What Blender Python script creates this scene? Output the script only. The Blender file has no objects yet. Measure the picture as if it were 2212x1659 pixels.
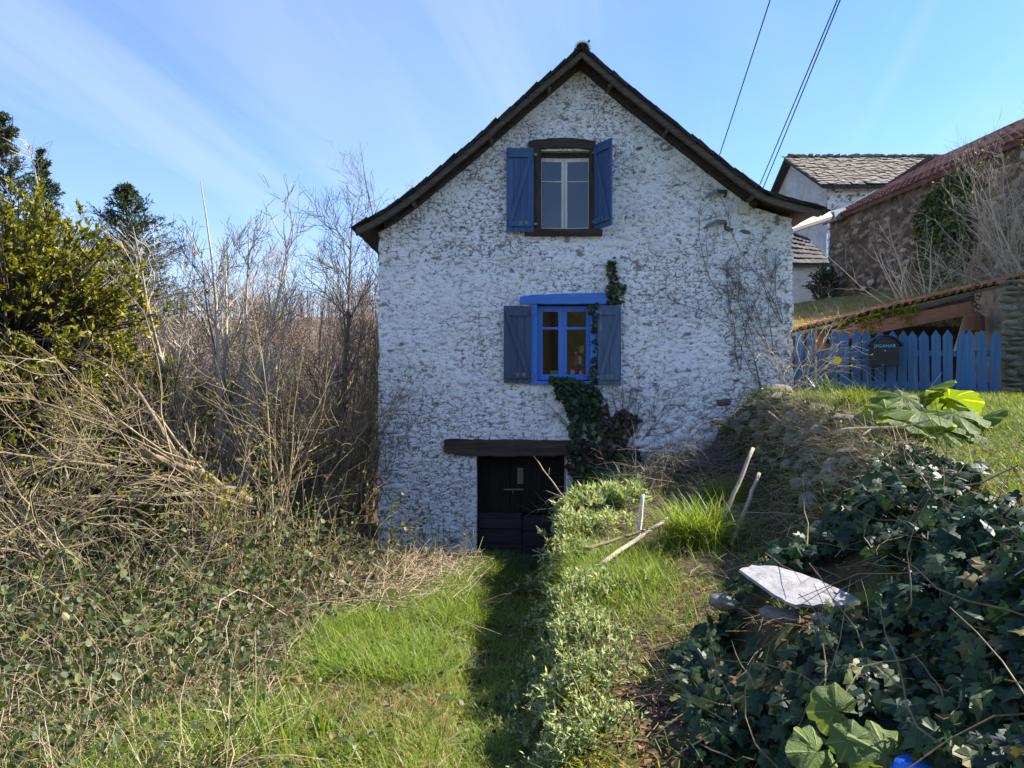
import bpy, math, random
import numpy as np
from mathutils import Vector, Matrix, Euler
R = math.radians
rng = np.random.default_rng(7)
random.seed(7)
SC = bpy.context.scene
COL = SC.collection

# ------------------------------------------------------------------ camera, sky, sun, exposure
EYE = 1.6
FPX = 1671.0                       # focal length of the photograph in its 2212-pixel-wide view
def P(u, v, Y):                    # photograph direction (u, v) at the true distance Y -> world point
    return np.array([(u - 1106.0) / FPX * Y, Y, EYE - (v - 829.5) / FPX * Y])
cam_d = bpy.data.cameras.new('camera'); cam = bpy.data.objects.new('camera', cam_d); COL.objects.link(cam)
cam.location = (0, 0, EYE); cam.rotation_euler = (R(90), 0, 0)
cam_d.sensor_width = 36.0; cam_d.lens = 36.0 * FPX / 2212.0
cam_d.clip_start = 0.05; cam_d.clip_end = 5000
SC.camera = cam
SUN = np.array([0.80, 0.22, 0.69]); SUN = SUN / np.linalg.norm(SUN)
SUN_EL = math.asin(SUN[2]); SUN_AZ = math.atan2(SUN[0], SUN[1])     # azimuth from +Y towards +X
world = bpy.data.worlds.new('World'); SC.world = world; world.use_nodes = True
wn = world.node_tree.nodes; wl_ = world.node_tree.links; wn.clear()
w_out = wn.new('ShaderNodeOutputWorld'); w_bg = wn.new('ShaderNodeBackground'); w_bg.inputs[1].default_value = 0.074
sky = wn.new('ShaderNodeTexSky'); sky.sky_type = 'NISHITA'; sky.sun_disc = False
sky.sun_elevation = SUN_EL; sky.sun_rotation = SUN_AZ
sky.altitude = 300; sky.air_density = 1.0; sky.dust_density = 0.3; sky.ozone_density = 2.5
def wnode(t, **k):
    n = wn.new(t)
    for a, b in k.items(): setattr(n, a, b)
    return n
tc = wnode('ShaderNodeTexCoord'); sep = wnode('ShaderNodeSeparateXYZ'); wl_.new(tc.outputs['Generated'], sep.inputs[0])
zz = wnode('ShaderNodeMath', operation='MAXIMUM'); zz.inputs[1].default_value = 0.0; wl_.new(sep.outputs[2], zz.inputs[0])
za = wnode('ShaderNodeMath', operation='ADD'); za.inputs[1].default_value = 0.16; wl_.new(zz.outputs[0], za.inputs[0])
dx = wnode('ShaderNodeMath', operation='DIVIDE'); dy = wnode('ShaderNodeMath', operation='DIVIDE')
wl_.new(sep.outputs[0], dx.inputs[0]); wl_.new(za.outputs[0], dx.inputs[1]); wl_.new(sep.outputs[1], dy.inputs[0]); wl_.new(za.outputs[0], dy.inputs[1])
cmb = wnode('ShaderNodeCombineXYZ'); wl_.new(dx.outputs[0], cmb.inputs[0]); wl_.new(dy.outputs[0], cmb.inputs[1])
def cloud(rot, scl, nscale, detail, lo, hi, dist):
    mp = wnode('ShaderNodeMapping', vector_type='TEXTURE'); mp.inputs['Rotation'].default_value = (0, 0, R(rot)); mp.inputs['Scale'].default_value = scl
    wl_.new(cmb.outputs[0], mp.inputs[0])
    nz = wnode('ShaderNodeTexNoise'); nz.inputs['Scale'].default_value = nscale; nz.inputs['Detail'].default_value = detail
    nz.inputs['Roughness'].default_value = 0.55; nz.inputs['Distortion'].default_value = dist
    wl_.new(mp.outputs[0], nz.inputs['Vector'])
    mr = wnode('ShaderNodeMapRange', interpolation_type='SMOOTHSTEP'); mr.inputs[1].default_value = lo; mr.inputs[2].default_value = hi
    wl_.new(nz.outputs[0], mr.inputs[0]); return mr
c1 = cloud(-14, (0.55, 5.0, 1), 1.0, 7, 0.40, 0.72, 0.6)          # long thin cirrus streaks
c2 = cloud(-35, (1.0, 2.6, 1), 0.7, 6, 0.36, 0.74, 0.4)         # broad veil
mul1 = wnode('ShaderNodeMath', operation='MULTIPLY'); mul1.inputs[1].default_value = 0.36; wl_.new(c1.outputs[0], mul1.inputs[0])
mul2 = wnode('ShaderNodeMath', operation='MULTIPLY'); mul2.inputs[1].default_value = 0.27; wl_.new(c2.outputs[0], mul2.inputs[0])
hz = wnode('ShaderNodeMapRange', interpolation_type='SMOOTHSTEP'); hz.inputs[1].default_value = 0.30; hz.inputs[2].default_value = 0.0
hz.inputs[4].default_value = 0.65; wl_.new(zz.outputs[0], hz.inputs[0])
cs = wnode('ShaderNodeMath', operation='MAXIMUM'); wl_.new(mul1.outputs[0], cs.inputs[0]); wl_.new(mul2.outputs[0], cs.inputs[1])
cs2 = wnode('ShaderNodeMath', operation='MAXIMUM'); wl_.new(cs.outputs[0], cs2.inputs[0]); wl_.new(hz.outputs[0], cs2.inputs[1])
gain = wnode('ShaderNodeMix', data_type='RGBA', blend_type='MULTIPLY'); gain.inputs[0].default_value = 1.0
gain.inputs[7].default_value = (0.80, 1.02, 1.38, 1); wl_.new(sky.outputs[0], gain.inputs[6])
mixc = wnode('ShaderNodeMix', data_type='RGBA'); wl_.new(cs2.outputs[0], mixc.inputs[0]); wl_.new(gain.outputs[2], mixc.inputs[6])
mixc.inputs[7].default_value = (4.7, 5.3, 5.8, 1)
wl_.new(mixc.outputs[2], w_bg.inputs[0]); wl_.new(w_bg.outputs[0], w_out.inputs[0])
sun_d = bpy.data.lights.new('sun', 'SUN'); sun_d.energy = 5.0; sun_d.angle = R(0.53); sun_d.color = (1.0, 0.94, 0.83)
sun = bpy.data.objects.new('sun', sun_d); COL.objects.link(sun)
sun.rotation_euler = Vector(SUN).to_track_quat('Z', 'Y').to_euler(); sun.location = tuple(SUN * 60)
SC.view_settings.view_transform = 'Standard'; SC.view_settings.look = 'None'; SC.view_settings.gamma = 1
SC.view_settings.use_curve_mapping = False; SC.view_settings.exposure = 1.50
SC.cycles.max_bounces = 6; SC.cycles.transparent_max_bounces = 8
SC.cycles.diffuse_bounces = 3; SC.cycles.glossy_bounces = 3; SC.cycles.transmission_bounces = 4
SC.cycles.use_denoising = True

# ------------------------------------------------------------------ noise
def _h(ix, iy, s):
    n = (ix.astype(np.int64) * 374761393 + iy.astype(np.int64) * 668265263 + s * 1442695041) & 0xFFFFFFFF
    n = ((n ^ (n >> 13)) * 1274126177) & 0xFFFFFFFF
    n = n ^ (n >> 16)
    return (n & 0xFFFFFF) / float(0xFFFFFF)
def vnoise(x, y, s=0):
    x = np.asarray(x, float); y = np.asarray(y, float)
    ix = np.floor(x); iy = np.floor(y); fx = x - ix; fy = y - iy
    fx = fx * fx * (3 - 2 * fx); fy = fy * fy * (3 - 2 * fy)
    a = _h(ix, iy, s); b = _h(ix + 1, iy, s); c = _h(ix, iy + 1, s); d = _h(ix + 1, iy + 1, s)
    return (a * (1 - fx) + b * fx) * (1 - fy) + (c * (1 - fx) + d * fx) * fy
def fbm(x, y, s=0, o=4):
    v = 0; a = 0.5; t = 0
    for k in range(o):
        v = v + a * vnoise(x * 2 ** k, y * 2 ** k, s + 17 * k); t += a; a *= 0.5
    return v / t
def voronoi(x, y, s=0):
    ix = np.floor(x); iy = np.floor(y)
    f1 = np.full(x.shape, 9.0); f2 = np.full(x.shape, 9.0); cid = np.zeros(x.shape)
    for i in (-1, 0, 1):
        for j in (-1, 0, 1):
            cx = ix + i; cy = iy + j
            px = cx + 0.1 + 0.8 * _h(cx, cy, s); py = cy + 0.1 + 0.8 * _h(cx, cy, s + 5)
            d = np.hypot(x - px, y - py); r = _h(cx, cy, s + 11)
            near = d < f1
            f2 = np.where(near, f1, np.minimum(f2, d)); cid = np.where(near, r, cid); f1 = np.where(near, d, f1)
    return f1, f2, cid
def sstep(a, b, x):
    t = np.clip((np.asarray(x, float) - a) / (b - a), 0, 1); return t * t * (3 - 2 * t)

# ------------------------------------------------------------------ materials
MAT = {}
class NT:
    def __init__(s, name):
        s.m = bpy.data.materials.new(name); s.m.use_nodes = True; s.n = s.m.node_tree.nodes; s.l = s.m.node_tree.links
        s.n.clear(); s.out = s.n.new('ShaderNodeOutputMaterial'); MAT[name] = s.m
    def add(s, t, ins=None, **k):
        n = s.n.new(t)
        for a, b in k.items(): setattr(n, a, b)
        for a, b in (ins or {}).items():
            if hasattr(b, 'is_linked') or isinstance(b, bpy.types.NodeSocket): s.l.new(b, n.inputs[a])
            else: n.inputs[a].default_value = b
        return n
    def coord(s, scale=(1, 1, 1), kind='Object'):
        t = s.add('ShaderNodeTexCoord'); m = s.add('ShaderNodeMapping', {'Vector': t.outputs[kind], 'Scale': scale}); return m.outputs[0]
    def noise(s, vec, scale, detail=5, rough=0.6, dist=0.0):
        return s.add('ShaderNodeTexNoise', {'Vector': vec, 'Scale': scale, 'Detail': detail, 'Roughness': rough, 'Distortion': dist}).outputs[0]
    def ramp(s, fac, stops, interp='LINEAR'):
        r = s.add('ShaderNodeValToRGB', {'Fac': fac}); cr = r.color_ramp; cr.interpolation = interp
        while len(cr.elements) < len(stops): cr.elements.new(0.5)
        for e, (p, c) in zip(cr.elements, stops):
            e.position = p; e.color = (c[0], c[1], c[2], 1) if not isinstance(c, (int, float)) else (c, c, c, 1)
        return r.outputs[0]
    def mix(s, f, a, b, mode='MIX'):
        m = s.add('ShaderNodeMix', data_type='RGBA', blend_type=mode)
        for i, x in ((0, f), (6, a), (7, b)):
            if isinstance(x, bpy.types.NodeSocket): s.l.new(x, m.inputs[i])
            elif isinstance(x, (int, float)): m.inputs[i].default_value = x
            else: m.inputs[i].default_value = (x[0], x[1], x[2], 1)
        return m.outputs[2]
    def attr(s, name): return s.add('ShaderNodeAttribute', attribute_name=name).outputs['Fac']
    def bump(s, h, strength=0.5, dist=0.02):
        return s.add('ShaderNodeBump', {'Height': h, 'Strength': strength, 'Distance': dist}).outputs[0]
    def pbr(s, col, rough=0.8, spec=0.3, normal=None, metal=0.0):
        ins = {'Base Color': col if isinstance(col, bpy.types.NodeSocket) else (col[0], col[1], col[2], 1), 'Roughness': rough, 'Specular IOR Level': spec, 'Metallic': metal}
        if normal is not None: ins['Normal'] = normal
        return s.add('ShaderNodeBsdfPrincipled', ins)
    def done(s, sh): s.l.new(sh.outputs[0], s.out.inputs[0]); return s.m

def leaf_mat(name, stops, trans=0.35, rough=0.45, spec=0.4, tcol=(1.25, 1.2, 0.55)):
    t = NT(name); r = t.attr('rnd'); c = t.ramp(r, stops)
    c = t.mix(0.25, c, t.ramp(t.noise(t.coord(), 35, 2), [(0.3, 0.5), (0.7, 1.3)]), 'MULTIPLY')
    p = t.pbr(c, rough, spec)
    tr = t.add('ShaderNodeBsdfTranslucent', {'Color': t.mix(1.0, c, tcol, 'MULTIPLY')})
    return t.done(t.add('ShaderNodeMixShader', {0: trans, 1: p.outputs[0], 2: tr.outputs[0]}))
def veined_mat(name, stops, trans, rough, spec, tcol, nv):
    t = NT(name); c = t.ramp(t.attr('rnd'), stops); sp = t.add('ShaderNodeSeparateXYZ', {'Vector': t.add('ShaderNodeTexCoord').outputs['Object']})
    at = t.add('ShaderNodeMath', {0: sp.outputs[1], 1: sp.outputs[0]}, operation='ARCTAN2').outputs[0]; w = t.add('ShaderNodeMath', {0: t.add('ShaderNodeMath', {0: at, 1: nv}, operation='MULTIPLY').outputs[0]}, operation='COSINE').outputs[0]
    vein = t.ramp(w, [(0.90, 0.0), (0.99, 0.75)]); n = t.noise(t.coord(), 9, 6, 0.7)
    c = t.mix(0.5, c, t.ramp(n, [(0.3, 0.55), (0.7, 1.3)]), 'MULTIPLY'); c = t.mix(vein, c, (0.34, 0.40, 0.14)); c = t.mix(t.ramp(t.noise(t.coord(), 6, 3), [(0.70, 0.0), (0.74, 0.7)]), c, (0.20, 0.13, 0.05))
    p = t.pbr(c, rough, spec, t.bump(t.mix(0.5, n, vein), 0.5, 0.05)); tr = t.add('ShaderNodeBsdfTranslucent', {'Color': t.mix(1.0, c, tcol, 'MULTIPLY')})
    return t.done(t.add('ShaderNodeMixShader', {0: trans, 1: p.outputs[0], 2: tr.outputs[0]}))
def bark_mat(name, stops, scale=14):
    t = NT(name); v = t.coord((1, 1, 0.35)); n = t.noise(v, scale, 5, 0.65)
    c = t.mix(0.45, t.ramp(t.attr('rnd'), stops), t.ramp(n, [(0.3, stops[0][1]), (0.7, stops[-1][1])]))
    return t.done(t.pbr(c, 0.9, 0.1, t.bump(n, 0.5, 0.01)))
def wood_mat(name, c0, c1, axis=0, rough=0.8, wear=None, wearamt=0.0, bumps=0.5, rndvar=0.25):
    t = NT(name); sc = [22, 22, 22]; sc[axis] = 1.6
    v = t.coord(tuple(sc)); n = t.noise(v, 1.0, 6, 0.7, 0.4); big = t.noise(t.coord(), 2.5, 4)
    c = t.ramp(n, [(0.28, c0), (0.72, c1)])
    oi = t.add('ShaderNodeObjectInfo').outputs['Random']
    c = t.mix(rndvar, c, t.ramp(oi, [(0, 0.45), (1, 1.35)]), 'MULTIPLY')
    if wear is not None:
        w = t.noise(t.coord(tuple(s * 0.5 for s in sc)), 1.3, 8, 0.75)
        ww = t.add('ShaderNodeMath', {0: w, 1: big}, operation='MULTIPLY').outputs[0]
        c = t.mix(t.ramp(ww, [(0.36 - wearamt, 0.0), (0.42 - wearamt, 1.0)]), c, wear)
    return t.done(t.pbr(c, rough, 0.25, t.bump(n, bumps, 0.006)))

def stone_mat(name, stops, scale=9, moss=None, rough=0.92):
    t = NT(name); v = t.coord(); oi = t.add('ShaderNodeObjectInfo').outputs['Random']
    n = t.noise(v, scale, 8, 0.68); n2 = t.noise(t.coord((1, 1, 3)), scale * 2.6, 6, 0.7)
    c = t.ramp(n, stops); c = t.mix(0.45, c, t.ramp(oi, [(0, 0.6), (1, 1.35)]), 'MULTIPLY')
    c = t.mix(0.35, c, t.ramp(n2, [(0.3, 0.45), (0.7, 1.4)]), 'MULTIPLY')
    if moss is not None:
        c = t.mix(t.ramp(t.noise(v, 4, 6, 0.7), [(0.5, 0.0), (0.62, 0.85)]), c, moss)
    return t.done(t.pbr(c, rough, 0.15, t.bump(n2, 0.6, 0.01)))

# whitewashed rubble
def whitewash(name, amt=1.0):
    t = NT(name); v = t.coord(); b = t.attr('bare')
    base = t.ramp(t.noise(v, 1.3, 6, 0.65), [(0.25, (0.72, 0.72, 0.72)), (0.6, (0.86, 0.86, 0.86)), (0.85, (0.89, 0.89, 0.88))])
    dirt = t.noise(t.coord((1.2, 1.2, 2.2)), 13, 9, 0.72, 0.7)
    base = t.mix(t.ramp(dirt, [(0.54, 0.0), (0.70, 0.55)]), base, (0.40, 0.38, 0.36))
    fle = t.noise(t.coord((14, 14, 24)), 1.0, 6, 0.72, 1.6); rg = t.noise(t.coord((21, 21, 36)), 1.0, 3, 0.6, 1.1)
    rdg = t.ramp(rg, [(0.455, 0.0), (0.485, 1.0), (0.515, 1.0), (0.545, 0.0)]); brk = t.ramp(t.add('ShaderNodeMath', {0: t.noise(t.coord((11, 11, 17)), 1.0, 4, 0.7), 1: t.add('ShaderNodeMath', {0: t.noise(v, 1.1, 6, 0.72), 1: 0.35}, operation='MULTIPLY').outputs[0]}, operation='ADD').outputs[0], [(0.67, 0.0), (0.75, 1.0)]); rdg = t.add('ShaderNodeMath', {0: rdg, 1: brk}, operation='MULTIPLY').outputs[0]
    patch = t.noise(v, 1.1, 6, 0.72)
    fl = t.add('ShaderNodeMath', {0: t.ramp(fle, [(0.60, 0.0), (0.66, 1.0)]), 1: t.ramp(patch, [(0.42, 0.08), (0.58, 1.0)])}, operation='MULTIPLY').outputs[0]
    bb = t.add('ShaderNodeMath', {0: b, 1: t.add('ShaderNodeMath', {0: fl, 1: rdg}, operation='MAXIMUM').outputs[0]}, operation='MAXIMUM', use_clamp=True).outputs[0]
    stone = t.ramp(t.noise(v, 6, 5, 0.7), [(0.3, (0.06, 0.052, 0.048)), (0.55, (0.15, 0.13, 0.12)), (0.75, (0.24, 0.19, 0.15))])
    c = t.mix(bb, base, stone)  # dark marks: bare stone, plus crack shadows painted into the colour
    h = t.add('ShaderNodeMath', {0: t.noise(t.coord((34, 34, 56)), 1.0, 6, 0.75, 0.8), 1: bb}, operation='SUBTRACT').outputs[0]
    return t.done(t.pbr(c, 0.9, 0.2, t.bump(h, 0.42, 0.010)))
whitewash('whitewash')
t = NT('barn_rubble'); v = t.coord(); r = t.attr('rnd'); b = t.attr('bare'); n = t.noise(v, 5, 8, 0.7); n2 = t.noise(v, 22, 5, 0.7)
c = t.ramp(r, [(0, (0.07, 0.052, 0.040)), (0.35, (0.14, 0.104, 0.074)), (0.7, (0.21, 0.16, 0.11)), (0.9, (0.28, 0.22, 0.165)), (1, (0.40, 0.35, 0.29))]); c = t.mix(0.6, c, t.ramp(n, [(0.3, 0.45), (0.7, 1.5)]), 'MULTIPLY')
c = t.mix(b, c, t.ramp(n2, [(0.3, (0.03, 0.022, 0.017)), (0.7, (0.11, 0.08, 0.055))])); t.done(t.pbr(c, 0.95, 0.1, t.bump(n2, 0.7, 0.03)))
stone_mat('bare_stone', [(0.25, (0.07, 0.06, 0.05)), (0.5, (0.17, 0.14, 0.11)), (0.75, (0.28, 0.23, 0.17))], 7)
stone_mat('barn_stone', [(0.25, (0.035, 0.028, 0.022)), (0.5, (0.10, 0.075, 0.055)), (0.75, (0.18, 0.135, 0.10))], 3)
stone_mat('pale_stone', [(0.25, (0.26, 0.23, 0.20)), (0.6, (0.42, 0.39, 0.34)), (0.8, (0.52, 0.48, 0.43))], 6)
stone_mat('schist', [(0.25, (0.10, 0.09, 0.08)), (0.5, (0.24, 0.215, 0.18)), (0.75, (0.38, 0.34, 0.28))], 8, (0.10, 0.10, 0.03))
stone_mat('slab_stone', [(0.25, (0.15, 0.145, 0.15)), (0.5, (0.29, 0.28, 0.29)), (0.75, (0.40, 0.385, 0.38))], 14)
stone_mat('brown_stone', [(0.25, (0.13, 0.07, 0.05)), (0.5, (0.24, 0.14, 0.09)), (0.75, (0.30, 0.19, 0.13))], 9)
stone_mat('slate', [(0.25, (0.02, 0.02, 0.022)), (0.5, (0.05, 0.05, 0.052)), (0.75, (0.09, 0.085, 0.075))], 9)
stone_mat('old_slate', [(0.25, (0.10, 0.09, 0.07)), (0.5, (0.20, 0.175, 0.14)), (0.75, (0.32, 0.28, 0.22))], 3)
stone_mat('grey_slate', [(0.25, (0.07, 0.065, 0.065)), (0.5, (0.12, 0.11, 0.105)), (0.75, (0.16, 0.145, 0.135))], 3)
stone_mat('red_tile', [(0.25, (0.075, 0.036, 0.032)), (0.5, (0.14, 0.065, 0.055)), (0.75, (0.23, 0.125, 0.105))], 4)
stone_mat('canal_tile', [(0.25, (0.20, 0.08, 0.045)), (0.5, (0.36, 0.15, 0.085)), (0.75, (0.42, 0.24, 0.15))], 6, (0.14, 0.13, 0.04))
stone_mat('stained_render', [(0.25, (0.33, 0.32, 0.31)), (0.5, (0.50, 0.49, 0.47)), (0.75, (0.60, 0.59, 0.57))], 1.3)
stone_mat('white_render', [(0.25, (0.62, 0.61, 0.58)), (0.5, (0.76, 0.75, 0.72)), (0.75, (0.82, 0.81, 0.78))], 2.2)
wood_mat('dark_timber_h', (0.020, 0.015, 0.012), (0.095, 0.068, 0.050), 0, 0.85)
wood_mat('dark_timber_v', (0.020, 0.015, 0.012), (0.085, 0.060, 0.045), 2, 0.85, (0.16, 0.14, 0.12), -0.06)
wood_mat('soffit_wood', (0.022, 0.016, 0.013), (0.075, 0.052, 0.042), 0, 0.8)
wood_mat('grey_rafter', (0.05, 0.042, 0.034), (0.15, 0.125, 0.10), 0, 0.8)
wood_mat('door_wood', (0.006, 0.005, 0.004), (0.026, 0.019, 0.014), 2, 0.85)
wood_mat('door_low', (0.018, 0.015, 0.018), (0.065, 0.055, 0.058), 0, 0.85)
wood_mat('shutter_dark', (0.040, 0.060, 0.105), (0.070, 0.100, 0.165), 2, 0.6, (0.13, 0.13, 0.14), -0.02, 0.5)
wood_mat('shutter_grey', (0.062, 0.105, 0.170), (0.115, 0.170, 0.255), 2, 0.6, (0.20, 0.21, 0.22), -0.01, 0.5)
wood_mat('shutter_blue', (0.040, 0.088, 0.19), (0.062, 0.125, 0.25), 2, 0.55, (0.36, 0.39, 0.42), -0.06, 0.45)
wood_mat('bright_blue', (0.055, 0.17, 0.52), (0.09, 0.24, 0.64), 0, 0.5, (0.03, 0.05, 0.12), -0.075, 0.4)
wood_mat('bright_blue_v', (0.055, 0.17, 0.52), (0.09, 0.24, 0.64), 2, 0.5, (0.03, 0.05, 0.12), -0.06, 0.4)
wood_mat('picket_blue', (0.042, 0.115, 0.24), (0.080, 0.180, 0.33), 2, 0.55, (0.02, 0.05, 0.15), -0.07, 0.35)
wood_mat('white_wood', (0.52, 0.50, 0.44), (0.74, 0.72, 0.66), 2, 0.5)
wood_mat('red_beam', (0.20, 0.085, 0.045), (0.38, 0.18, 0.10), 0, 0.8)
wood_mat('pale_stick', (0.26, 0.20, 0.14), (0.50, 0.42, 0.32), 2, 0.85)
wood_mat('brown_stick', (0.14, 0.10, 0.065), (0.30, 0.22, 0.14), 2, 0.85)
def plain(name, c, rough=0.6, spec=0.4, metal=0.0, var=0.3):
    t = NT(name); n = t.noise(t.coord(), 25, 5, 0.7)
    return t.done(t.pbr(t.mix(var, c, t.ramp(n, [(0.3, 0.55), (0.7, 1.35)]), 'MULTIPLY'), rough, spec, t.bump(n, 0.2, 0.004), metal))
plain('mailbox_black', (0.012, 0.015, 0.022), 0.38, 0.5)
plain('iron', (0.16, 0.17, 0.18), 0.55, 0.5, 0.5)
plain('rust', (0.11, 0.05, 0.03), 0.85, 0.2)
plain('zinc', (0.42, 0.45, 0.48), 0.5, 0.5, 0.4)
plain('cable', (0.03, 0.03, 0.035), 0.6)
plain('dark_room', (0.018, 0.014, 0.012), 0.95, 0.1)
plain('plastic_blue', (0.02, 0.14, 0.62), 0.35, 0.5, 0, 0.15)
plain('cream_box', (0.55, 0.50, 0.38), 0.6)
plain('pale_pvc', (0.34, 0.31, 0.27), 0.7)
plain('letter_teal', (0.16, 0.50, 0.62), 0.6)
plain('letter_faint', (0.06, 0.09, 0.11), 0.6)
plain('skin_doll', (0.62, 0.33, 0.18), 0.5); plain('cloth_red', (0.30, 0.06, 0.08), 0.9); plain('cloth_navy', (0.015, 0.02, 0.05), 0.9)
plain('cloth_stripe', (0.45, 0.42, 0.44), 0.9); plain('pot_white', (0.66, 0.68, 0.70), 0.4); plain('box_green', (0.30, 0.42, 0.22), 0.5)
plain('hair_black', (0.015, 0.012, 0.012), 0.8); plain('white_flap', (0.75, 0.75, 0.74), 0.5)
plain('daffodil', (0.85, 0.62, 0.03), 0.5, 0.3)
t = NT('pane'); fr = t.add('ShaderNodeFresnel', {'IOR': 1.58})
gl = t.add('ShaderNodeBsdfGlossy', {'Color': (1, 1, 1, 1), 'Roughness': 0.015, 'Normal': t.bump(t.noise(t.coord(), 2.2, 2), 0.06, 0.02)})
tp = t.add('ShaderNodeBsdfTransparent', {'Color': (0.86, 0.9, 0.9, 1)})
t.done(t.add('ShaderNodeMixShader', {0: fr.outputs[0], 1: tp.outputs[0], 2: gl.outputs[0]}))
# soil / terrain
t = NT('soil'); v = t.coord(); n = t.noise(v, 7, 9, 0.7); n2 = t.noise(v, 0.9, 5, 0.6); n3 = t.noise(v, 40, 4, 0.7)
c = t.ramp(n, [(0.28, (0.035, 0.024, 0.016)), (0.5, (0.085, 0.060, 0.040)), (0.72, (0.17, 0.125, 0.08))])
c = t.mix(t.ramp(n2, [(0.45, 0.0), (0.62, 0.7)]), c, t.ramp(n3, [(0.3, (0.04, 0.055, 0.014)), (0.7, (0.10, 0.11, 0.03))]))
t.done(t.pbr(c, 0.95, 0.1, t.bump(n3, 0.7, 0.02)))
t = NT('turf'); n = t.noise(t.coord(), 9, 8, 0.7); n3 = t.noise(t.coord(), 60, 4, 0.7)
c = t.ramp(n, [(0.3, (0.055, 0.05, 0.02)), (0.5, (0.07, 0.095, 0.02)), (0.7, (0.13, 0.15, 0.035))])
t.done(t.pbr(c, 0.95, 0.1, t.bump(n3, 0.8, 0.02)))
t = NT('hill'); n = t.noise(t.coord(), 0.18, 9, 0.72); n2 = t.noise(t.coord(), 0.02, 4, 0.6)
c = t.ramp(n, [(0.3, (0.07, 0.055, 0.045)), (0.5, (0.15, 0.12, 0.095)), (0.7, (0.22, 0.18, 0.14))])
c = t.mix(t.ramp(n2, [(0.48, 0.0), (0.6, 0.5)]), c, (0.07, 0.085, 0.04))
t.done(t.pbr(c, 0.95, 0.05, t.bump(n, 1.0, 1.5)))
t = NT('moss'); n = t.noise(t.coord(), 10, 8, 0.72); n3 = t.noise(t.coord(), 70, 4, 0.7)
c = t.ramp(n, [(0.3, (0.09, 0.065, 0.03)), (0.5, (0.20, 0.17, 0.06)), (0.7, (0.33, 0.28, 0.13))])
t.done(t.pbr(c, 0.95, 0.1, t.bump(n3, 0.9, 0.03)))
leaf_mat('grass_fresh', [(0, (0.08, 0.14, 0.012)), (0.4, (0.18, 0.265, 0.026)), (0.8, (0.29, 0.35, 0.055)), (1, (0.42, 0.37, 0.15))], 0.45, 0.5, 0.35)
leaf_mat('grass_lawn', [(0, (0.10, 0.16, 0.012)), (0.5, (0.17, 0.24, 0.025)), (1, (0.28, 0.28, 0.07))], 0.40, 0.5, 0.3)
leaf_mat('grass_dry', [(0, (0.10, 0.14, 0.02)), (0.35, (0.26, 0.22, 0.07)), (0.7, (0.36, 0.27, 0.11)), (1, (0.42, 0.33, 0.17))], 0.35, 0.6, 0.2)
leaf_mat('straw', [(0, (0.24, 0.17, 0.10)), (0.5, (0.40, 0.31, 0.19)), (1, (0.56, 0.46, 0.32))], 0.2, 0.7, 0.2, (1, 0.95, 0.8))
leaf_mat('dead_leaf', [(0, (0.09, 0.045, 0.025)), (0.5, (0.19, 0.10, 0.05)), (1, (0.34, 0.20, 0.10))], 0.25, 0.7, 0.2, (1.1, 0.9, 0.6))
leaf_mat('laurel_leaf', [(0, (0.055, 0.080, 0.010)), (0.45, (0.15, 0.165, 0.016)), (0.8, (0.28, 0.255, 0.025)), (1, (0.42, 0.35, 0.045))], 0.34, 0.42, 0.35)
leaf_mat('bramble_leaf', [(0, (0.022, 0.045, 0.014)), (0.5, (0.052, 0.085, 0.022)), (0.8, (0.10, 0.13, 0.032)), (0.93, (0.21, 0.21, 0.05)), (1, (0.20, 0.10, 0.05))], 0.3, 0.5, 0.35)
leaf_mat('dead_ivy', [(0, (0.02, 0.028, 0.014)), (0.4, (0.045, 0.032, 0.022)), (0.8, (0.085, 0.055, 0.035)), (1, (0.14, 0.10, 0.06))], 0.15, 0.6, 0.2, (1.1, 0.9, 0.6))
leaf_mat('ivy_leaf', [(0, (0.010, 0.024, 0.014)), (0.5, (0.022, 0.046, 0.020)), (0.82, (0.042, 0.074, 0.028)), (0.95, (0.085, 0.11, 0.04)), (1, (0.16, 0.13, 0.05))], 0.15, 0.5, 0.22, (1.2, 1.3, 0.6))
leaf_mat('bud_leaf', [(0, (0.16, 0.19, 0.02)), (0.6, (0.30, 0.28, 0.03)), (1, (0.42, 0.34, 0.06))], 0.45, 0.5, 0.3)
leaf_mat('silver_leaf', [(0, (0.17, 0.24, 0.08)), (0.4, (0.34, 0.41, 0.18)), (0.8, (0.50, 0.53, 0.27)), (1, (0.54, 0.49, 0.14))], 0.28, 0.75, 0.15, (1.1, 1.1, 0.7))
leaf_mat('conifer_needle', [(0, (0.022, 0.040, 0.022)), (0.5, (0.05, 0.08, 0.04)), (1, (0.11, 0.14, 0.075))], 0.15, 0.6, 0.2)
veined_mat('big_leaf', [(0, (0.08, 0.14, 0.03)), (0.5, (0.13, 0.21, 0.035)), (1, (0.20, 0.28, 0.05))], 0.55, 0.5, 0.25, (2.2, 1.8, 0.3), 9)
veined_mat('mallow_leaf', [(0, (0.09, 0.15, 0.035)), (0.5, (0.13, 0.20, 0.05)), (1, (0.20, 0.25, 0.07))], 0.3, 0.6, 0.25, (1.25, 1.2, 0.55), 7)
leaf_mat('strap_leaf', [(0, (0.045, 0.095, 0.05)), (0.5, (0.075, 0.14, 0.07)), (1, (0.13, 0.19, 0.08))], 0.3, 0.45, 0.4)
leaf_mat('moss_leaf', [(0, (0.10, 0.12, 0.01)), (0.5, (0.22, 0.22, 0.02)), (1, (0.36, 0.30, 0.04))], 0.35, 0.8, 0.1)
bark_mat('pale_bark', [(0, (0.26, 0.22, 0.17)), (0.5, (0.42, 0.36, 0.29)), (1, (0.54, 0.47, 0.39))])
bark_mat('grey_bark', [(0, (0.10, 0.085, 0.07)), (0.5, (0.17, 0.14, 0.115)), (1, (0.27, 0.22, 0.18))])
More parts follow.
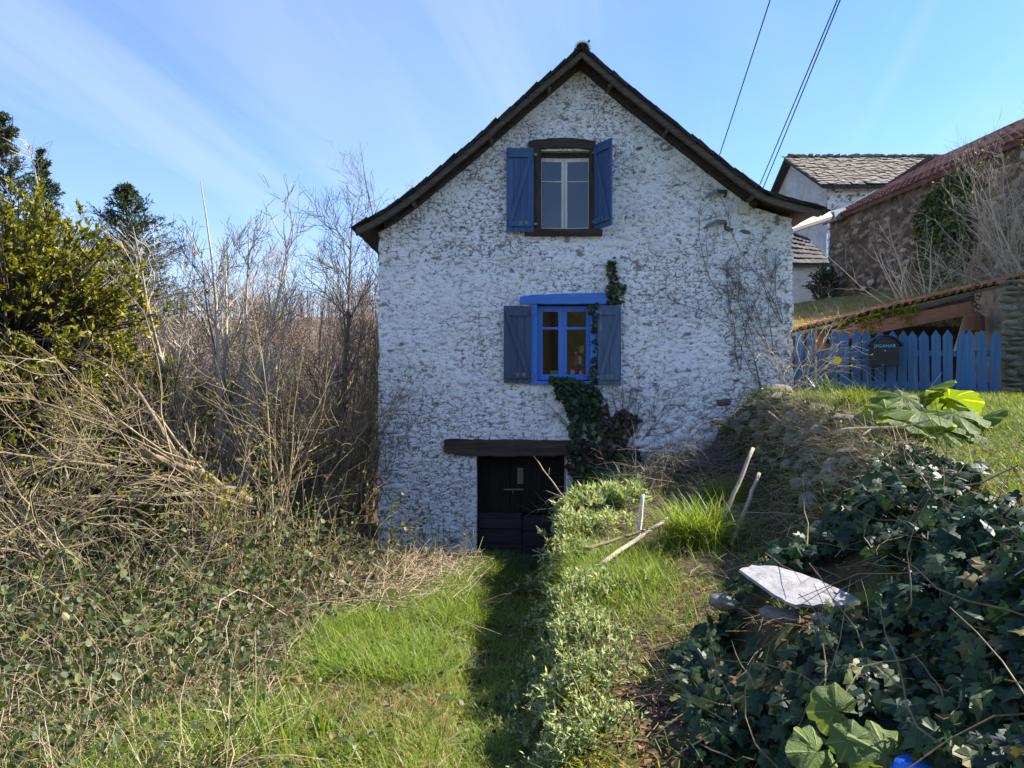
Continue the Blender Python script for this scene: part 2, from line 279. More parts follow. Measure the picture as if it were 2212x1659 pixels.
bark_mat('dark_bark', [(0, (0.035, 0.027, 0.022)), (0.5, (0.075, 0.058, 0.046)), (1, (0.14, 0.11, 0.09))])
bark_mat('red_bark', [(0, (0.12, 0.075, 0.06)), (0.5, (0.20, 0.14, 0.11)), (1, (0.30, 0.22, 0.17))])
bark_mat('tan_twig', [(0, (0.105, 0.075, 0.042)), (0.5, (0.22, 0.165, 0.095)), (1, (0.42, 0.34, 0.22))])
bark_mat('vine_bark', [(0, (0.06, 0.045, 0.045)), (0.5, (0.11, 0.085, 0.08)), (1, (0.18, 0.14, 0.13))])
bark_mat('green_stem', [(0, (0.09, 0.11, 0.04)), (1, (0.18, 0.19, 0.08))])

# ------------------------------------------------------------------ mesh helpers
def mesh_np(name, V, faces, mats, midx=None, attrs=None, smooth=False):
    """V (N,3); faces: list of (M,k) int arrays; midx: list of int per array or arrays."""
    me = bpy.data.meshes.new(name); V = np.ascontiguousarray(V, np.float32)
    faces = [np.asarray(f, np.int32) for f in faces if len(f)]
    me.vertices.add(len(V)); me.vertices.foreach_set('co', V.ravel())
    tot = np.concatenate([np.full(len(f), f.shape[1], np.int32) for f in faces]); loops = np.concatenate([f.ravel() for f in faces])
    me.loops.add(len(loops)); me.loops.foreach_set('vertex_index', loops)
    me.polygons.add(len(tot)); st = np.zeros(len(tot), np.int32); st[1:] = np.cumsum(tot)[:-1]
    me.polygons.foreach_set('loop_start', st)
    if midx is not None:
        mi = np.concatenate([np.full(len(f), m, np.int32) if np.isscalar(m) else np.asarray(m, np.int32) for f, m in zip(faces, midx)])
        me.polygons.foreach_set('material_index', mi)
    me.polygons.foreach_set('use_smooth', np.full(len(tot), bool(smooth)))
    for m in (mats if isinstance(mats, (list, tuple)) else [mats]): me.materials.append(MAT[m])
    me.update(calc_edges=True)
    for k, a in (attrs or {}).items():
        at = me.attributes.new(k, 'FLOAT', 'POINT'); at.data.foreach_set('value', np.asarray(a, np.float32))
    return me
WL = {}
def wloc(o): return WL.get(o.name, np.zeros(3)) if o is not None else np.zeros(3)
def tag(o, label=None, cat=None, group=None, kind=None):
    if label: o['label'] = label
    if cat: o['category'] = cat
    if group: o['group'] = group
    if kind: o['kind'] = kind
    return o
def thing(name, label, cat, loc=(0, 0, 0), group=None):
    o = bpy.data.objects.new(name, None); COL.objects.link(o); o.location = tuple(loc); o.empty_display_size = 0.1
    WL[o.name] = np.array(loc, float); return tag(o, label, cat, group)
def link(name, me, parent=None, loc=(0, 0, 0), rot=(0, 0, 0), scale=(1, 1, 1), kind=None, label=None):
    """loc is a world position"""
    o = bpy.data.objects.new(name, me); COL.objects.link(o)
    WL[o.name] = np.array(loc, float)
    if parent is not None: o.parent = parent; o.location = tuple(np.array(loc, float) - wloc(parent))
    else: o.location = tuple(loc)
    o.rotation_euler = rot; o.scale = scale
    if kind: o['kind'] = kind
    if label: o['label'] = label
    return o
class MB:
    def __init__(s): s.V = []; s.F = {}; s.n = 0; s.r = []
    def add(s, V, F, m=0, rnd=None):
        V = np.asarray(V, float)
        for f in F: s.F.setdefault((len(f), m), []).append([i + s.n for i in f])
        s.V.append(V); s.n += len(V); s.r.append(np.full(len(V), random.random() if rnd is None else rnd)); return s
    def addnp(s, V, Fs, m=0, rnd=None):
        for F in Fs:
            if len(F): s.F.setdefault((F.shape[1], m), []).append(np.asarray(F) + s.n)
        s.V.append(np.asarray(V, float)); s.n += len(V); s.r.append(np.asarray(rnd) if rnd is not None else np.full(len(V), 0.5)); return s
    def hexa(s, c8, m=0): return s.add(c8, [(0, 3, 2, 1), (4, 5, 6, 7), (0, 1, 5, 4), (1, 2, 6, 5), (2, 3, 7, 6), (3, 0, 4, 7)], m)
    def box(s, c, size, rot=None, m=0, jit=0.0):
        h = np.array(size) / 2; v = np.array([[-1, -1, -1], [1, -1, -1], [1, 1, -1], [-1, 1, -1], [-1, -1, 1], [1, -1, 1], [1, 1, 1], [-1, 1, 1]], float) * h
        if jit: v += rng.uniform(-jit, jit, v.shape)
        if rot is not None: v = v @ np.array(Euler(rot).to_matrix()).T
        return s.hexa(v + np.array(c), m)
    def bx(s, x0, x1, y0, y1, z0, z1, m=0, jit=0.0):
        return s.box(((x0 + x1) / 2, (y0 + y1) / 2, (z0 + z1) / 2), (x1 - x0, y1 - y0, z1 - z0), None, m, jit)
    def prism(s, poly, y0, y1, m=0):                     # poly in (x, z), extruded along y
        n = len(poly); V = [(p[0], y0, p[1]) for p in poly] + [(p[0], y1, p[1]) for p in poly]
        F = [tuple(range(n)), tuple(range(2 * n - 1, n - 1, -1))] + [(i, i + n, (i + 1) % n + n, (i + 1) % n) for i in range(n)]
        return s.add(V, F, m)
    def tube(s, pts, rad, sides=6, m=0, cap=True):
        pts = np.asarray(pts, float); rad = np.broadcast_to(np.asarray(rad, float), (len(pts),))
        V, Q = tubes_np(pts[None], rad[None], sides); F = [tuple(q) for q in Q]
        if cap: F += [tuple(range(sides - 1, -1, -1)), tuple(range((len(pts) - 1) * sides, len(pts) * sides))]
        return s.add(V, F, m)
    def arrays(s):
        V = np.concatenate(s.V); fs = []; ms = []
        for (k, m), L in s.F.items():
            a = np.concatenate([np.atleast_2d(np.asarray(x, np.int32)) for x in L]); fs.append(a); ms.append(m)
        return V, fs, ms, np.concatenate(s.r)
    def build(s, name, mats, parent=None, smooth=False, kind=None, label=None, origin=None):
        V, fs, ms, r = s.arrays()
        o = wloc(parent) if parent is not None else (np.array(origin, float) if origin is not None else np.zeros(3))
        me = mesh_np(name, V - o, fs, mats, ms, {'rnd': r}, smooth)
        return link(name, me, parent, o, kind=kind, label=label)
def norm(v): return v / np.maximum(np.linalg.norm(v, axis=-1, keepdims=True), 1e-9)
def tubes_np(Pt, Rr, sides=3):
    T, n, _ = Pt.shape; tan = norm(np.gradient(Pt, axis=1)); ref = np.where(np.abs(tan[..., 2:3]) > 0.9, np.array([1.0, 0, 0]), np.array([0, 0, 1.0]))
    U = norm(np.cross(tan, ref)); W = np.cross(tan, U); a = np.arange(sides) / sides * 2 * np.pi
    V = Pt[:, :, None, :] + Rr[:, :, None, None] * (np.cos(a)[None, None, :, None] * U[:, :, None, :] + np.sin(a)[None, None, :, None] * W[:, :, None, :])
    i = np.arange(n - 1)[:, None]; k = np.arange(sides)[None, :]; k2 = (k + 1) % sides
    q = np.stack([i * sides + k, i * sides + k2, (i + 1) * sides + k2, (i + 1) * sides + k], -1).reshape(-1, 4)
    Q = (np.arange(T)[:, None, None] * (n * sides) + q[None]).reshape(-1, 4)
    return V.reshape(-1, 3), Q
def branches(pP, pR, count, t0, t1, length, ang, up, n=5, wig=0.15, r0=0.5, r1=0.12, rr=None, g=None, rmin=0.0):
    """children of the tubes pP (T,n,3); count per parent"""
    g = g or rng; T, pn, _ = pP.shape; idx = np.repeat(np.arange(T), count); N = len(idx)
    t = g.uniform(t0, t1, N) * (pn - 1); i = np.clip(t.astype(int), 0, pn - 2); f = (t - i)[:, None]
    pos = pP[idx, i] * (1 - f) + pP[idx, i + 1] * f; rad = pR[idx, i] * (1 - f[:, 0]) + pR[idx, i + 1] * f[:, 0]
    tan = norm(pP[idx, i + 1] - pP[idx, i]); rv = norm(g.normal(size=(N, 3))); perp = norm(rv - tan * np.sum(rv * tan, -1, keepdims=True))
    a = R(1) * g.uniform(ang * 0.6, ang * 1.3, N)[:, None]; d = norm(tan * np.cos(a) + perp * np.sin(a))
    L = length * g.uniform(0.55, 1.25, N) * (1.15 - 0.6 * t / (pn - 1))
    pts = np.zeros((N, n, 3)); pts[:, 0] = pos
    for k in range(1, n):
        d = norm(d + wig * g.normal(size=(N, 3)) + np.array([0, 0, up])); pts[:, k] = pts[:, k - 1] + d * (L / (n - 1))[:, None]
    rs = np.maximum(rad * r0, rmin)[:, None] * np.linspace(1, r1 / r0 if r0 else 0.2, n)[None]
    return pts, rs
def stems(pos, dirs, L, n=7, wig=0.1, up=0.0, r0=0.01, r1=0.002, g=None, droop=None):
    g = g or rng; N = len(pos); pts = np.zeros((N, n, 3)); pts[:, 0] = pos; d = norm(np.asarray(dirs, float)); L = np.broadcast_to(L, (N,))
    for k in range(1, n):
        u = np.array([0, 0, up]) if droop is None else np.array([0, 0, up - droop * k])
        d = norm(d + wig * g.normal(size=(N, 3)) + u); pts[:, k] = pts[:, k - 1] + d * (L / (n - 1))[:, None]
    r0 = np.broadcast_to(r0, (N,)); rs = r0[:, None] * np.linspace(1, 1, n)[None] * (1 - np.linspace(0, 1, n)[None] * (1 - r1 / np.maximum(r0, 1e-6))[:, None])
    return pts, rs
SIMPLE = (np.array([[0, 0, 0], [.4, .24, .06], [.4, 0, 0], [.4, -.24, .06], [1, 0, -.04]], float), np.array([[0, 2, 1], [0, 3, 2], [1, 2, 4], [2, 3, 4]]))
LONG = (np.array([[0, 0, 0], [.4, .13, .04], [.45, 0, 0], [.4, -.13, .04], [1, 0, -.1]], float), np.array([[0, 2, 1], [0, 3, 2], [1, 2, 4], [2, 3, 4]]))
ROUND = (np.array([[0, 0, 0], [.25, .38, .05], [.5, 0, 0], [.25, -.38, .05], [.75, .34, .03], [.75, -.34, .03], [1, 0, -.03]], float),
         np.array([[0, 2, 1], [0, 3, 2], [1, 2, 4], [3, 5, 2], [4, 2, 6], [2, 5, 6]]))
NEEDLE = (np.array([[0, .05, 0], [0, -.05, 0], [.5, -.16, .03], [.5, .16, .03], [1, 0, -.06]], float), np.array([[0, 1, 2], [0, 2, 3], [3, 2, 4]]))
_o = [(0.0, 0.0), (-.14, .16), (-.10, .40), (.10, .55), (.24, .34), (.42, .50), (.55, .44), (.60, .20), (1.0, 0.0)]
_out = _o + [(x, -y) for x, y in _o[-2:0:-1]]
IVY = (np.array([[x, y, -.10 * abs(y) - .05 * x * x] for x, y in _out] + [[.30, 0, .03]]), np.array([[len(_out), i, (i + 1) % len(_out)] for i in range(len(_out))]))
def leaves_np(pos, d, nrm, size, tpl, wide=1.0):
    V0, F0 = tpl; d = norm(d); b = norm(np.cross(nrm, d)); n = np.cross(d, b); size = np.broadcast_to(size, (len(pos),))
    V = pos[:, None, :] + size[:, None, None] * (V0[None, :, 0:1] * d[:, None] + wide * V0[None, :, 1:2] * b[:, None] + V0[None, :, 2:3] * n[:, None])
    F = (np.arange(len(pos))[:, None, None] * len(V0) + F0[None]).reshape(-1, 3)
    return V.reshape(-1, 3), F
def rnds(N, k, g=None): return np.repeat((g or rng).random(N), k)
class Plant:                                              # collects tubes and leaves of one mesh
    def __init__(s): s.mb = MB()
    def tubes(s, Pt, Rr, sides=3, m=0):
        V, Q = tubes_np(Pt, Rr, sides); s.mb.addnp(V, [Q], m, rnds(len(Pt), Pt.shape[1] * sides)); return s
    def leaves(s, pos, d, nrm, size, tpl, m=0, wide=1.0, rnd=None):
        V, F = leaves_np(pos, d, nrm, size, tpl, wide); k = len(tpl[0]); s.mb.addnp(V, [F], m, rnds(len(pos), k) if rnd is None else np.repeat(rnd, k)); return s
    def build(s, *a, **k): return s.mb.build(*a, **k)
def grass_np(pos, h, w, bend, g=None):
    g = g or rng; N = len(pos); a = g.uniform(0, 2 * np.pi, N); hd = np.stack([np.cos(a), np.sin(a), 0 * a], -1); sd = np.stack([-np.sin(a), np.cos(a), 0 * a], -1)
    V = []
    for s_, wd in ((0, 1.0), (.4, .85), (.75, .55), (1, 0)):
        c = pos + hd * (bend * h * s_ ** 2)[:, None] + np.array([0, 0, 1.0]) * (h * (s_ - 0.35 * np.minimum(bend, 1.6) * s_ ** 2))[:, None]
        if wd > 0: V += [c + sd * (w * wd / 2)[:, None], c - sd * (w * wd / 2)[:, None]]
        else: V += [c]
    V = np.stack(V, 1); b = (np.arange(N) * 7)[:, None]
    return V.reshape(-1, 3), [np.concatenate([b + np.array([0, 1, 3, 2]), b + np.array([2, 3, 5, 4])]), b + np.array([4, 5, 6])]
def along(Pt, N, t0=0.2, t1=1.0, g=None):
    g = g or rng; T, n, _ = Pt.shape; i = g.integers(0, T, N); t = g.uniform(t0, t1, N) * (n - 1); k = np.clip(t.astype(int), 0, n - 2); f = (t - k)[:, None]
    return Pt[i, k] * (1 - f) + Pt[i, k + 1] * f, norm(Pt[i, k + 1] - Pt[i, k])
def rdir(N, g=None): return norm((g or rng).normal(size=(N, 3)))

# ------------------------------------------------------------------ the lie of the land
FY = 11.7                                                 # facade plane
def zp(y): return np.interp(y, [-6, 0, 3, 5.6, 9.8, 11, 12, 30, 60], [0.1, 0.05, 0, -0.30, -0.80, -0.93, -0.98, -2.2, -4])
def xl(y): return np.interp(y, [0, 3.2, 5.6, 9.8, 12], [-1.3, -1.15, -1.35, -1.0, -2.2])
def xb(y): return np.interp(y, [0, 3.3, 4.9, 6.5, 8.5, 10, 11.7], [0.0, 0.02, 0.09, 0.16, 0.28, 0.40, 0.80])
def tw_(y): return np.interp(y, [2.5, 3.3, 5.6, 9], [.26, .32, .48, .62])
def td_(y): return np.interp(y, [0, 2.5, 5, 9.5, 11], [.10, .17, .24, .20, .06])
def zc(y): return np.interp(y, [0, 3, 5, 7, 10.5, 11.7], [0.05, 0.07, 0.05, 0.03, 0.0, 0.02])
def xf(y): return np.interp(y, [0, 2, 3.2, 4.5, 5.5, 7.5, 10, 11.7], [1.0, 1.05, 1.10, 1.28, 2.0, 2.66, 2.92, 3.02])
def xt(y): return np.interp(y, [0, 2.5, 3.6, 5, 7.5, 10.5, 11.7], [2.1, 2.2, 2.35, 2.7, 3.15, 3.45, 3.8])
def zt(y): return np.interp(y, [0, 2.5, 3.6, 5, 6.2, 7.5, 10.5, 11.7, 14, 25], [0.84, 0.86, 0.89, 0.94, 1.07, 1.26, 1.44, 1.48, 1.45, 1.6])
def ground(x, y):
    x = np.asarray(x, float); y = np.asarray(y, float); yc = np.clip(y, 0, 11.7)
    p0 = zp(y); p = p0 - td_(yc) * sstep(-1.35, -.75, (x - xb(yc)) / tw_(yc)); l = np.maximum(xl(yc) - x, 0)
    left = p0 - 0.14 * l - 0.10 * np.minimum(l, 0.8); left = np.where(l > 12, left + 0.10 * (l - 12), left)
    bank = p + (zc(yc) - p) * sstep(xb(yc), xb(yc) + 0.32, x)
    rise = np.interp(yc, [0, 4, 7.5, 11.7], [0.06, 0.06, 0.09, 0.33]); bed = bank + rise * np.clip(x - xb(yc) - 0.3, 0, 2.4)
    t = np.clip((x - xf(yc)) / (xt(yc) - xf(yc)), 0, 1); ta = t ** 0.75; ta = ta * (1.25 - 0.25 * ta); tb = np.interp(t, [0, .07, .14, .38, .48, .72, .85, 1], [0, .25, .42, .50, .58, .90, .98, 1.0]); kb = .45 + .55 * sstep(6.3, 5.0, yc); t = ta * (1 - kb) + tb * kb
    z = np.where(x < xb(yc), np.where(x < xl(yc), left, p), bed + (zt(y) - bed) * t)
    z = z + 0.05 * (fbm(x * 1.7, y * 1.7, 3) - 0.5) + 0.025 * (fbm(x * 7, y * 7, 4, 2) - 0.5)
    z = z + sstep(0, .25, x - xf(yc)) * sstep(.5, .1, x - xt(yc)) * (y > 2) * (.22 * (fbm(x * 2.3, y * 2.3, 15, 4) - .5) + .07 * (fbm(x * 8, y * 8, 16, 2) - .5))
    z = z - .13 * np.exp(-((x - 1.62) / .30) ** 2 - ((y - 3.82) / .30) ** 2)
    r = np.hypot(x, y); far = sstep(26, 75, r)
    hill = -14 + 37 * sstep(95, 300, y + 0.25 * np.abs(x)) + 7 * (fbm(x / 90, y / 90, 8) - 0.5) - 30 * sstep(350, 1400, r)
    z = z * (1 - far) + hill * far
    back = sstep(-5.5, -9.5, y) * (1 - sstep(18, 30, r)) * (0.8 + 4.4 * sstep(-3.5, -1.0, x + 0.3 * fbm(x, y, 9)))      # earth bank behind the viewer
    return z + back
def axis(a, b, step, lim, grow):
    xs = list(np.arange(a, b + 1e-6, step)); s = step
    while xs[-1] < lim: s *= grow; xs.append(xs[-1] + s)
    s = step; lo = []
    v = xs[0]
    while v > -lim: s *= grow; v -= s; lo.append(v)
    return np.array(lo[::-1] + xs)
gx = axis(-5, 6, 0.07, 2500, 1.11); gy = axis(1.5, 12.5, 0.08, 2500, 1.11)
GX, GY = np.meshgrid(gx, gy); GZ = ground(GX, GY); ny, nx = GX.shape
i = (np.arange(ny - 1)[:, None] * nx + np.arange(nx - 1)[None]).ravel()
q = np.stack([i, i + 1, i + nx + 1, i + nx], -1); cx = (GX[:-1, :-1] + GX[1:, 1:]).ravel() / 2; cy = (GY[:-1, :-1] + GY[1:, 1:]).ravel() / 2
lawn = (cx > xt(np.clip(cy, 0, 11.7)) - 0.1) | ((cx > xl(np.clip(cy, 0, 11.7)) - .2) & (cx < xb(np.clip(cy, 0, 11.7))))
mi = np.where(np.hypot(cx, cy) > 45, 2, np.where(lawn & (cy > -4), 1, 0))
me = mesh_np('ground', np.stack([GX.ravel(), GY.ravel(), GZ.ravel()], -1), [q], ['soil', 'turf', 'hill'], [mi], None, True)
tag(link('ground', me), kind='structure')

# ------------------------------------------------------------------ the white stone house
K = FY / FPX
def fx(u): return (u - 1106) * K
def fz(v): return EYE - (v - 829.5) * K
house = thing('stone_house', 'tall whitewashed rubble stone house with steep slate gable and blue shutters', 'house', (1.1, 11.7, -1.0))
YV = 11.25                                                # front edge of the verge
PROF = np.array([((u - 1106) * YV / FPX, EYE - (v - 829.5) * YV / FPX) for u, v in
                 [(767, 484), (823, 455), (888, 411), (960, 352), (1034, 291), (1145, 193), (1258, 97), (1348, 174), (1470, 271), (1591, 366), (1649, 408), (1712, 428), (1775, 443)]])
def roofz(x): return np.interp(x, PROF[:, 0], PROF[:, 1])
OPEN = {'up': (fx(1156), fx(1284), fz(500), fz(326)), 'low': (fx(1150), fx(1290), fz(832), fz(656)), 'door': (fx(1030), fx(1222), -1.6, fz(983))}
X0, X1 = fx(817), fx(1713)
def rubble(W, Z, cw, ch, seed, dens=0.5, ids=False):
    wx = W + 0.09 * (fbm(W * 5, Z * 8, seed, 3) - 0.5); wz = Z + 0.05 * (fbm(W * 4, Z * 9, seed + 3, 3) - 0.5) + 0.02 * np.sin(W * 3)
    f1, f2, cid = voronoi(wx / cw, wz / ch, seed)
    e = f2 - f1
    msk = .5 + 1.5 * (fbm(W * .75, Z * 1.0, seed + 9, 4) - .5); fine = fbm(W * 16, Z * 26, seed + 21, 4)
    crev = (1 - sstep(0.02, 0.13, e)) * sstep(0.50, 0.60, 0.35 * msk + 0.65 * fbm(W * 11, Z * 17, seed + 30, 3) + (dens - 0.5) * 0.5)
    # second family of broken lines: short horizontal hollows in the limewash, shadow lines painted in
    rid = np.abs(fbm(wx * 10, wz * 19, seed + 40, 3) - 0.5); sq = (1 - sstep(0.012, 0.036, rid)) * sstep(0.49, 0.57, 0.35 * msk + 0.65 * fbm(W * 10, Z * 14, seed + 50, 3) + (dens - 0.5) * 0.5)
    rid2 = np.abs(fbm(wx * 17, wz * 25, seed + 44, 2) - 0.5); sq = np.maximum(sq, (1 - sstep(0.010, 0.04, rid2)) * sstep(0.50, 0.58, 0.3 * msk + 0.7 * fbm(W * 13, Z * 17, seed + 52, 3) + (dens - 0.5) * 0.5))
    bare = np.clip(np.maximum(crev, 0.9 * sq) + 0.35 * (fine - 0.55) * (crev > .2), 0, 1)  # one mask for exposed stone and the painted shade of crevices
    h = 0.010 * sstep(0.0, 0.35, e) * (0.35 + 0.65 * cid) + 0.034 * (fbm(W * 2.6, Z * 3.5, seed + 60, 4) - 0.5) + 0.010 * (fine - 0.5) - 0.015 * bare
    return (h, bare) if not ids else (h, bare, cid, 1 - sstep(0.02, 0.14, e))
ST = 0.0125
wx_ = np.arange(X0, X1 + ST, ST); wz_ = np.arange(-1.5, 6.45, ST); W, Z = np.meshgrid(wx_, wz_)
hgt, bare = rubble(W, Z, 0.155, 0.072, 3)
# stains and bare patches where the limewash has gone
scar = sstep(0.72, 0.77, fbm(W * 6, Z * 10, 77, 4)); bare = np.clip(np.maximum(bare, 0.8 * scar), 0, 1)
low = (1 - sstep(0.3, 1.2, Z - 0.25 * np.maximum(W - 1, 0))) * sstep(1.8, 2.6, W) * 0.7          # big open joints in the foot of the wall
f1, f2, cid = voronoi((W + 0.06 * fbm(W * 4, Z * 4, 5)) / 0.30, Z / 0.16, 19); bare = np.maximum(bare, low * (1 - sstep(0.04, 0.13, f2 - f1)))
hgt = hgt + low * 0.04 * sstep(0, 0.3, f2 - f1)
ed = 1 - sstep(0, 0.06, W - X0); WX = W + ed * 0.05 * (fbm(Z * 9, Z * 0, 4, 3) - 0.35); ed = 1 - sstep(0, 0.06, X1 - W); WX = WX - ed * 0.07 * (fbm(Z * 9, Z * 0, 6, 3) - 0.4)
for x0, x1, z0, z1 in OPEN.values():                      # soften displacement beside the openings
    d = np.maximum.reduce([x0 - W, W - x1, z0 - Z, Z - z1]); k = sstep(0.0, 0.08, d); hgt = hgt * (0.3 + 0.7 * k); bare = bare * (0.4 + 0.6 * k)
nz_, nx_ = W.shape; i = (np.arange(nz_ - 1)[:, None] * nx_ + np.arange(nx_ - 1)[None]).ravel()
cxx = W.ravel()[i] + ST / 2; czz = Z.ravel()[i] + ST / 2
keep = czz < roofz(cxx) - 0.165 + 0.02 * (fbm(cxx * 9, czz * 9, 12) - .5)
for x0, x1, z0, z1 in OPEN.values(): keep &= ~((cxx > x0) & (cxx < x1) & (czz > z0) & (czz < z1))
i = i[keep]; q = np.stack([i, i + 1, i + nx_ + 1, i + nx_], -1)
V = np.stack([WX.ravel(), FY - hgt.ravel(), Z.ravel()], -1); used = np.unique(q); remap = np.zeros(len(V), int); remap[used] = np.arange(len(used))
mb = MB(); mb.addnp(V[used], [remap[q]], 0)
xtra_b = [bare.ravel()[used]]
DEP = 0.42
def wallbox(x0, x1, y0, y1, z0, z1):
    mb.bx(x0, x1, y0, y1, z0, z1); xtra_b.append(np.zeros(8))
for k, (x0, x1, z0, z1) in OPEN.items():                  # reveals
    q4 = [[(x0, FY + .02, z0), (x0, FY + DEP, z0), (x0, FY + DEP, z1), (x0, FY + .02, z1)], [(x1, FY + .02, z0), (x1, FY + .02, z1), (x1, FY + DEP, z1), (x1, FY + DEP, z0)],
          [(x0, FY + .02, z1), (x0, FY + DEP, z1), (x1, FY + DEP, z1), (x1, FY + .02, z1)], [(x0, FY + .02, z0), (x1, FY + .02, z0), (x1, FY + DEP, z0), (x0, FY + DEP, z0)]]
    for c4 in q4: mb.add(c4, [(0, 1, 2, 3)]); xtra_b.append(np.full(4, 0.15))
zl, zr = float(roofz(X0)) - .2, float(roofz(X1)) - .2     # side and rear walls
for c4 in ([(X0 + .01, FY + .01, -2.2), (X0 + .01, 18.3, -2.2), (X0 + .01, 18.3, zl), (X0 + .01, FY + .01, zl)], [(X1 - .01, FY + .01, -2.2), (X1 - .01, FY + .01, zr), (X1 - .01, 18.3, zr), (X1 - .01, 18.3, -2.2)]):
    mb.add(c4, [(0, 1, 2, 3)]); xtra_b.append(np.full(4, 0.1))
gp = [(x, 18.3, float(roofz(x)) - .2) for x in np.linspace(X0, X1, 15)]
mb.add([(X0, 18.3, -2.2)] + gp + [(X1, 18.3, -2.2)], [tuple(range(17))]); xtra_b.append(np.zeros(17))
V, fs, ms, r_ = mb.arrays(); o0 = wloc(house)
link('wall', mesh_np('wall', V - o0, fs, ['whitewash'], ms, {'rnd': r_, 'bare': np.concatenate(xtra_b)}, True), house, o0)
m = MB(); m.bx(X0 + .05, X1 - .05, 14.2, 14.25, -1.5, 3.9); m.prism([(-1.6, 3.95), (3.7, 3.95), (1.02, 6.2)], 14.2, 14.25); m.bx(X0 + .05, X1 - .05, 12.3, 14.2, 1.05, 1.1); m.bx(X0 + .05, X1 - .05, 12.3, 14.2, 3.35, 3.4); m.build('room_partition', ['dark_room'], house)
# proud stones that catch the light, a few meshes shared
def dome(seed, n=9):
    g = np.random.default_rng(seed); a = np.arange(n) / n * 2 * np.pi + g.uniform(-.2, .2, n); rr = g.uniform(0.72, 1.08, n)
    o = np.stack([np.cos(a) * rr, np.full(n, .3), np.sin(a) * rr], -1); p = np.stack([np.cos(a) * rr * .72, np.full(n, -.75), np.sin(a) * rr * .72], -1); p[:, 1] += g.uniform(-.2, .2, n)
    V = np.concatenate([o, p, [[0, -1.0, 0]]]); j = np.arange(n); j2 = (j + 1) % n
    return V, [np.stack([j, j2, j2 + n, j + n], -1), np.stack([j + n, j2 + n, np.full(n, 2 * n)], -1)]
WST = []
for s in range(10):
    V, F = dome(s); WST.append(mesh_np('stone', V, F, ['whitewash'], [0, 0], {'bare': np.zeros(len(V))}, True))
BST = []
for s in range(8):
    V, F = dome(30 + s); BST.append(mesh_np('stone', V, F, ['bare_stone'], [0, 0], {'bare': np.zeros(len(V))}, True))
cnt = 0
while cnt < 270:
    x = rng.uniform(X0 + .1, X1 - .1); z = rng.uniform(-.8, 6.1); w = rng.uniform(.05, .12); h = w * rng.uniform(.32, .6)
    if z > roofz(x) - .35 or z < ground(x, FY - .1) + .05: continue
    if any(x0 - w - .05 < x < x1 + w + .05 and z0 - .12 < z < z1 + .12 for x0, x1, z0, z1 in OPEN.values()): continue
    if (fx(1085) < x < fx(1350) and fz(840) < z < fz(650)) or (fx(1090) < x < fx(1325) and fz(515) < z < fz(290)) or (fx(955) < x < fx(1250) and fz(990) < z < fz(940)): continue
    brown = rng.random() < .03
    link('stone', (BST if brown else WST)[cnt % (8 if brown else 10)], house, (x, FY + .004, z), (0, rng.uniform(-.25, .25), 0), (w, rng.uniform(.022, .042), h)); cnt += 1
for k in range(30):                                       # larger stones where the limewash has fallen from the foot of the wall
    x = rng.uniform(1.9, 3.2); z = float(ground(x, FY - .1)) + rng.uniform(0.02, .42); w = rng.uniform(.10, .2); 
    link('stone', (WST if rng.random() < .75 else BST)[k % 8], house, (x, FY - .01, z), (0, rng.uniform(-.2, .2), 0), (w, rng.uniform(.03, .06), w * rng.uniform(.35, .55)))

def sweep(mbx, prof, dt, db, y0, y1, m=0, jit=0.0):
    n = len(prof); V = []
    for x, z in prof:
        j = rng.uniform(-jit, jit, 4) if jit else np.zeros(4)
        V += [(x, y0 + j[0], z + dt), (x, y1, z + dt + j[1]), (x, y1, z + db + j[2]), (x, y0 + j[0], z + db + j[3])]
    F = [(3, 2, 1, 0), tuple(4 * (n - 1) + k for k in range(4))]
    for a in range(n - 1):
        for k in range(4): F.append((4 * a + k, 4 * a + (k + 1) % 4, 4 * a + 4 + (k + 1) % 4, 4 * a + 4 + k))
    mbx.add(V, F, m)
def resample(prof, step):
    d = np.concatenate([[0], np.cumsum(np.hypot(*np.diff(prof, axis=0).T))]); s = np.linspace(0, d[-1], int(d[-1] / step) + 2)
    return np.stack([np.interp(s, d, prof[:, 0]), np.interp(s, d, prof[:, 1])], -1)
apex = 6; LP, RP = PROF[:apex + 1], PROF[apex:]
m = MB(); sweep(m, resample(PROF, .25), -.060, -.085, 11.385, 18.55); roof = m.build('roof', ['soffit_wood'], house)
for pr, nm in ((LP, 'left'), (RP, 'right')):
    m = MB(); sweep(m, resample(pr, .2), -.058, -.150, 11.30, 11.38, 0, .006); m.build('barge_board', ['grey_rafter'], house)
    m = MB(); sweep(m, resample(pr[1:] if nm == 'left' else pr[:-2], .2), -.088, -.185, 11.53, 11.69, 0, .004); m.build('wall_rafter', ['soffit_wood'], house)
for u in (893, 1058, 1184, 1319, 1440, 1624):
    x = (u - 1106) * 11.45 / FPX; z = float(roofz(x)); sl = (float(roofz(x + .1)) - float(roofz(x - .1))) / .2
    m = MB(); m.box((x, 11.52, z - .150), (.055, .30, .07), (0, -math.atan(sl), 0), 0, .004); m.build('purlin', ['grey_rafter'], house)
